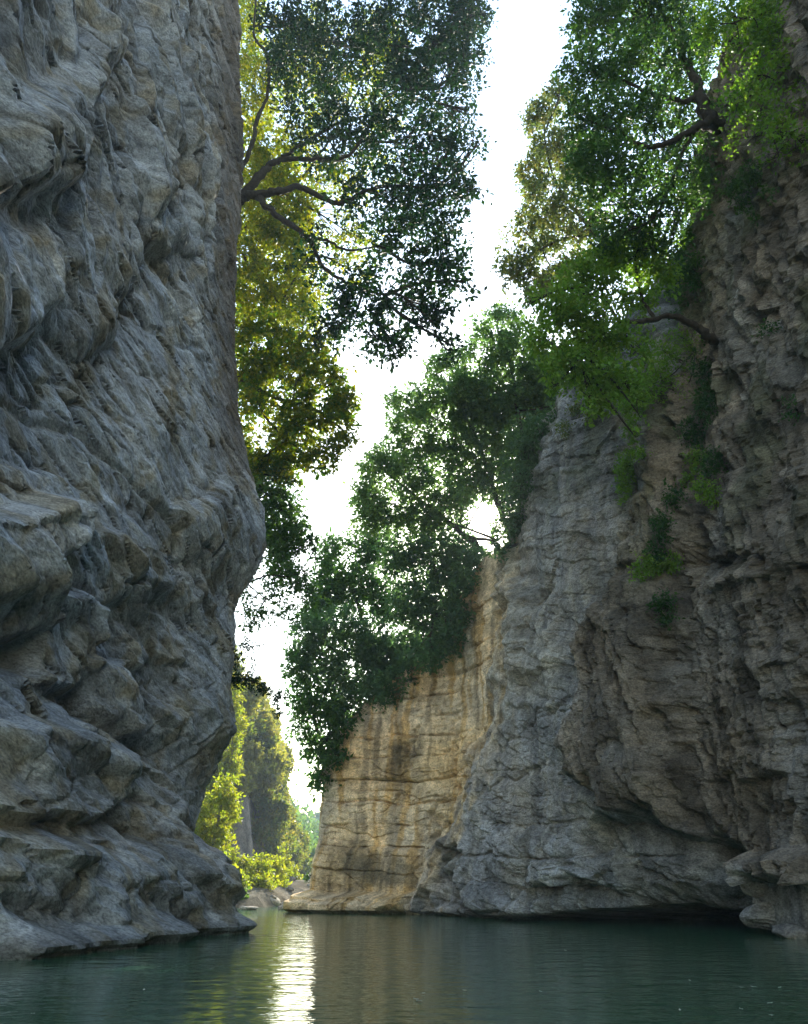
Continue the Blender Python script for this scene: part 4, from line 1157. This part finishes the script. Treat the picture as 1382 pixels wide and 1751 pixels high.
# ---- the wood on the far spur: three built, the rest copies
def hill_tree(seed, pal, h):
    g = np.random.default_rng(seed)
    o = empty('spur_tree', (0, 0, 0))
    v, f = tube_np(smooth_path([(0, 0, -0.5), (0.1, 0, h * .4), (0, 0.1, h * .85)], [.16, .11, .05], 4)[0], smooth_path([(0, 0, 0), (0, 0, 1), (0, 0, 2)], [.16, .11, .05], 4)[1], 6)
    mesh_np('trunk', v, f, M_BARK2, True, o)
    VV, FF, CC, off = [], [], [], 0
    for k in range(9):
        c = np.array([g.normal() * .75, g.normal() * .75, h * (0.30 + 0.08 * k)])
        r = np.array([1.0, 1.0, .75]) * (1.15 - 0.06 * k) * (0.8 + .4 * g.random())
        v, f, cc, _ = leaves_np(c, r, 900, 0.26, pal, g, 0.6, 14, -0.1)
        VV.append(v); FF.append(f + off); CC.append(cc); off += len(v)
    mesh_np('crown', np.vstack(VV), np.vstack(FF), M_SUNLEAF, False, o, np.vstack(CC))
    return o


PAL_SPUR = [(0.16, 0.17, 0.085), (0.19, 0.19, 0.095), (0.13, 0.15, 0.080), (0.21, 0.19, 0.110)]
protos = [hill_tree(301, PAL_SPUR, 3.6), hill_tree(302, PAL_OLIVE, 4.2), hill_tree(303, PAL_SPUR, 3.0)]
gh = np.random.default_rng(77)
spots = []
tries = 0
while len(spots) < 96 and tries < 6000:
    tries += 1
    x = gh.uniform(-28, -11.6); y = gh.uniform(60, 92)
    z = float(hillA_z(np.array([[x]]), np.array([[y]]))[0, 0])
    if z < 0.6: continue
    px, py = project(np.array(x), np.array(y), np.array(z + 1.5))
    if px < 360 or px > 530: continue
    if 384 < px < 446 and 1345 < py < 1540: continue
    if any((x - a) ** 2 + (y - b) ** 2 < 1.35 ** 2 for a, b, _ in spots): continue
    spots.append((x, y, z))
placed = []
for i, (x, y, z) in enumerate(spots):
    src = protos[i % 3]
    if i < 3:
        o = src
    else:
        o = src.copy(); COL.objects.link(o)
        for ch in list(src.children):
            c = ch.copy(); COL.objects.link(c); c.parent = o
    s = gh.uniform(0.75, 1.25)
    o.location = (x, y, z - 0.2); o.scale = (s, s, s * gh.uniform(.9, 1.15)); o.rotation_euler = (0, 0, gh.uniform(0, 6.28))
    placed.append((o, float(project(np.array(x), np.array(y), np.array(z + 2))[0]), float(project(np.array(x), np.array(y), np.array(z + 2))[1])))
placed.sort(key=lambda q: q[2])
BANDS = ['along the crest of the far spur', 'just below the crest of the far spur', 'high on the flank of the far spur', 'halfway down the far spur', 'low on the far spur', 'at the foot of the far spur']
per = math.ceil(len(placed) / len(BANDS))
for bi, bn in enumerate(BANDS):
    for k_, (o, _, _) in enumerate(sorted(placed[bi * per:(bi + 1) * per], key=lambda q: q[1])):
        tag(o, nth(k_, 'tree') + ' ' + bn, 'tree', 'trees covering the far spur')

# ---- wood on the distant hill, one mass
g = np.random.default_rng(5)
hx = g.uniform(-75, 70, 5200); hy = g.uniform(185, 300, 5200)
hz = hillB_z(hx[:, None], hy[:, None])[:, 0]
gx = g.uniform(-34, 24, 1700); gy = g.uniform(92, 184, 1700)
hx = np.concatenate([hx, gx]); hy = np.concatenate([hy, gy])
hz = np.concatenate([hz, np.maximum(ground_z(gx[:, None], gy[:, None])[:, 0], 0.6)])
ok = hz > 0.5
VV, FF, CC, off = [], [], [], 0
for x, y, z in zip(hx[ok], hy[ok], hz[ok]):
    v, f, cc, _ = leaves_np(np.array([x, y, z + 1.5]), np.array([2.2, 2.2, 2.4]) * g.uniform(.6, 1.2), 30, 0.9, PAL_FAR, g, 1.4, 10, -9)
    VV.append(v); FF.append(f + off); CC.append(cc); off += len(v)
wood = mesh_np('distant_wood', np.vstack(VV), np.vstack(FF), M_LEAF, False, None, np.vstack(CC))
wood['kind'] = 'stuff'; tag(wood, 'hazy wood covering the distant hill in the gap', 'wood')


# ---------------------------------------------------------------- boulders, cable, floating leaves
def ico_verts(sub):
    import bmesh
    bm = bmesh.new(); bmesh.ops.create_icosphere(bm, subdivisions=sub, radius=1)
    v = np.array([x.co[:] for x in bm.verts]); f = np.array([[w.index for w in q.verts] for q in bm.faces]); bm.free()
    return v, f


ICO, ICF = ico_verts(4)


def boulder(label, px, py, w, hgt, seed, col=(0.28, 0.26, 0.22), depth=None, lift=0.25, flat=False):
    """stands where its foot meets the ground or water at that pixel; w, hgt in photo px"""
    p = on_water(px, py)
    m = pxm(px, py, p[1])
    g = np.random.default_rng(seed)
    v = ICO.copy()
    for k in range(11):
        d = g.normal(size=3); d /= np.linalg.norm(d)
        t = g.uniform(0.55, 0.85)
        dot = v @ d
        v = v - np.maximum(dot - t, 0)[:, None] * d * 0.9
    v += 0.05 * fbm(v[:, :1] * 3 + v[:, 1:2] * 2 + seed, v[:, 2:3] * 3 + v[:, 1:2], seed, 4) * v
    sx = w * m * .62; sz = hgt * m * 0.95
    v = v * np.array([sx, (depth or sx * .8), sz])
    c = np.array(col) * (0.85 + 0.3 * np.clip(0.5 + fbm(v[:, 0] * 2, v[:, 2] * 2, seed, 3), 0, 1))[:, None]
    o = mesh_np('boulder', v, ICF, M_STONE, True, None, c)
    o.location = (p[0], p[1] + sx * .5, lift * sz)
    tag(o, label, 'boulder', 'boulders at the water edge')
    return o


boulder('largest pale boulder on the gravel bank by the water', 452, 1550, 44, 15, 1, depth=1.0)
boulder('pale boulder leaning left of the largest bank boulder', 427, 1550, 26, 12, 2)
boulder('small boulder right of the largest one on the bank', 476, 1549, 18, 9, 3)
boulder('dark boulder half hidden by shrubs above the bank', 436, 1540, 22, 12, 4, (0.3, 0.28, 0.25), lift=1.2)
boulder('low flat slab at the water left end of the bank', 425, 1556, 30, 5, 5, (0.28, 0.26, 0.23))
boulder('flat pale rock at the far right end of the gravel', 518, 1547, 40, 8, 6, (0.28, 0.26, 0.23))
boulder('tiny rock between bank boulders and the far flat rock', 497, 1550, 12, 6, 7)
boulder('pale angular rock at the water below the ochre face', 668, 1562, 34, 22, 8, (0.50, 0.44, 0.36), depth=.6)
boulder('blocky tan rock right of the pale angular one at the water', 712, 1563, 52, 22, 9, (0.44, 0.37, 0.28), depth=.7)

gb = np.random.default_rng(31)
SB = sorted([(gb.uniform(412, 532), gb.uniform(1540, 1556)) for _ in range(20)])
for k_, (bx_, by_) in enumerate(SB):
    o_ = boulder('x', bx_, by_, gb.uniform(7, 15), gb.uniform(3.5, 7), 200 + k_, tuple(np.array([0.25, 0.23, 0.2]) * gb.uniform(.6, 1.2)))
    pb = o_.location
    o_.location.z = max(0.0, float(ground_z(np.array([[pb.x]]), np.array([[pb.y]]))[0, 0])) + 0.05
    o_['label'] = nth(k_, 'small stone') + ' on the gravel bank'
    o_['group'] = 'small stones on the gravel bank'
boulder('low grey rock at the near left end of the left cliff foot', 70, 1614, 70, 12, 21, (0.30, 0.31, 0.32), depth=.5)
boulder('rounded grey rock low at the middle of the left cliff foot', 262, 1602, 54, 16, 22, (0.32, 0.33, 0.34), depth=.5)
boulder('small grey rock near the tip of the left cliff foot', 352, 1589, 36, 12, 23, (0.30, 0.31, 0.32), depth=.4)
boulder('pale blocky rock at the waterline below the right edge of the cliff', 1362, 1604, 44, 26, 24, (0.22, 0.20, 0.18), depth=.5)

ca, cb = at(790, 400, 27.5), at(905, 416, 27.5)
pts = [ca + (cb - ca) * t - np.array([0, 0, 0.12 * math.sin(math.pi * t)]) for t in np.linspace(0, 1, 14)]
mM, nt_, out_ = new_mat('cable_steel')
b_ = nt_.nodes.new('ShaderNodeBsdfPrincipled'); b_.inputs['Base Color'].default_value = (0.22, 0.19, 0.15, 1); b_.inputs['Roughness'].default_value = .6
nt_.links.new(b_.outputs[0], out_.inputs[0])
v, f = tube_np(pts, [0.012] * 14, 6)
tag(mesh_np('cable', v, f, mM, True), 'thin overhead cable crossing the sky between the two tree tops', 'cable')

mF, nt_, out_ = new_mat('floating_leaf')
b_ = nt_.nodes.new('ShaderNodeBsdfPrincipled'); b_.inputs['Base Color'].default_value = (0.62, 0.60, 0.52, 1); b_.inputs['Roughness'].default_value = .3
nt_.links.new(b_.outputs[0], out_.inputs[0])
g = np.random.default_rng(9)
for k_, (px, py) in enumerate(sorted([(56, 1735), (246, 1694), (712, 1710), (724, 1700), (717, 1713), (795, 1695), (967, 1626), (925, 1697), (1180, 1678), (1268, 1727), (1163, 1729), (1317, 1717), (1320, 1738), (1270, 1690), (1290, 1689), (1334, 1690)])):
    p = on_water(px, py)
    L = g.uniform(.018, .034); a = g.uniform(0, 6.28)
    v = np.array([(L, 0, .004), (.3 * L, .45 * L, .008), (-.5 * L, .35 * L, .006), (-L, 0, .012), (-.5 * L, -.4 * L, .006), (.3 * L, -.42 * L, .009)])
    R = np.array([[math.cos(a), -math.sin(a), 0], [math.sin(a), math.cos(a), 0], [0, 0, 1]])
    o = mesh_np('floating_leaf', v @ R.T, np.array([[0, 1, 2, 3], [0, 3, 4, 5]]), mF, True)
    o.location = (p[0], p[1], 0.002)
    tag(o, nth(k_, 'tiny pale leaf') + ' floating on the dark green water', 'leaf', 'leaves floating on the river')

# ---------------------------------------------------------------- air
mH, nt_, out_ = new_mat('haze_air')
vol = nt_.nodes.new('ShaderNodeVolumePrincipled')
vol.inputs['Color'].default_value = (0.72, 0.86, 1.0, 1)
vol.inputs['Density'].default_value = 0.0009
vol.inputs['Anisotropy'].default_value = 0.0
nt_.links.new(vol.outputs[0], out_.inputs['Volume'])
x0, x1, y0_, y1_, z0, z1 = -300, 300, -100, 490, -5.5, 95
v = np.array([(x, y, z) for x in (x0, x1) for y in (y0_, y1_) for z in (z0, z1)])
hz_ = mesh_np('haze', v, np.array([[0, 1, 3, 2], [4, 6, 7, 5], [0, 4, 5, 1], [2, 3, 7, 6], [0, 2, 6, 4], [1, 5, 7, 3]]), mH, False)
hz_['kind'] = 'stuff'; tag(hz_, 'thin sunlit haze filling the air of the gorge', 'haze')
print('leaves', N_LEAF, 'spur trees', len(spots))
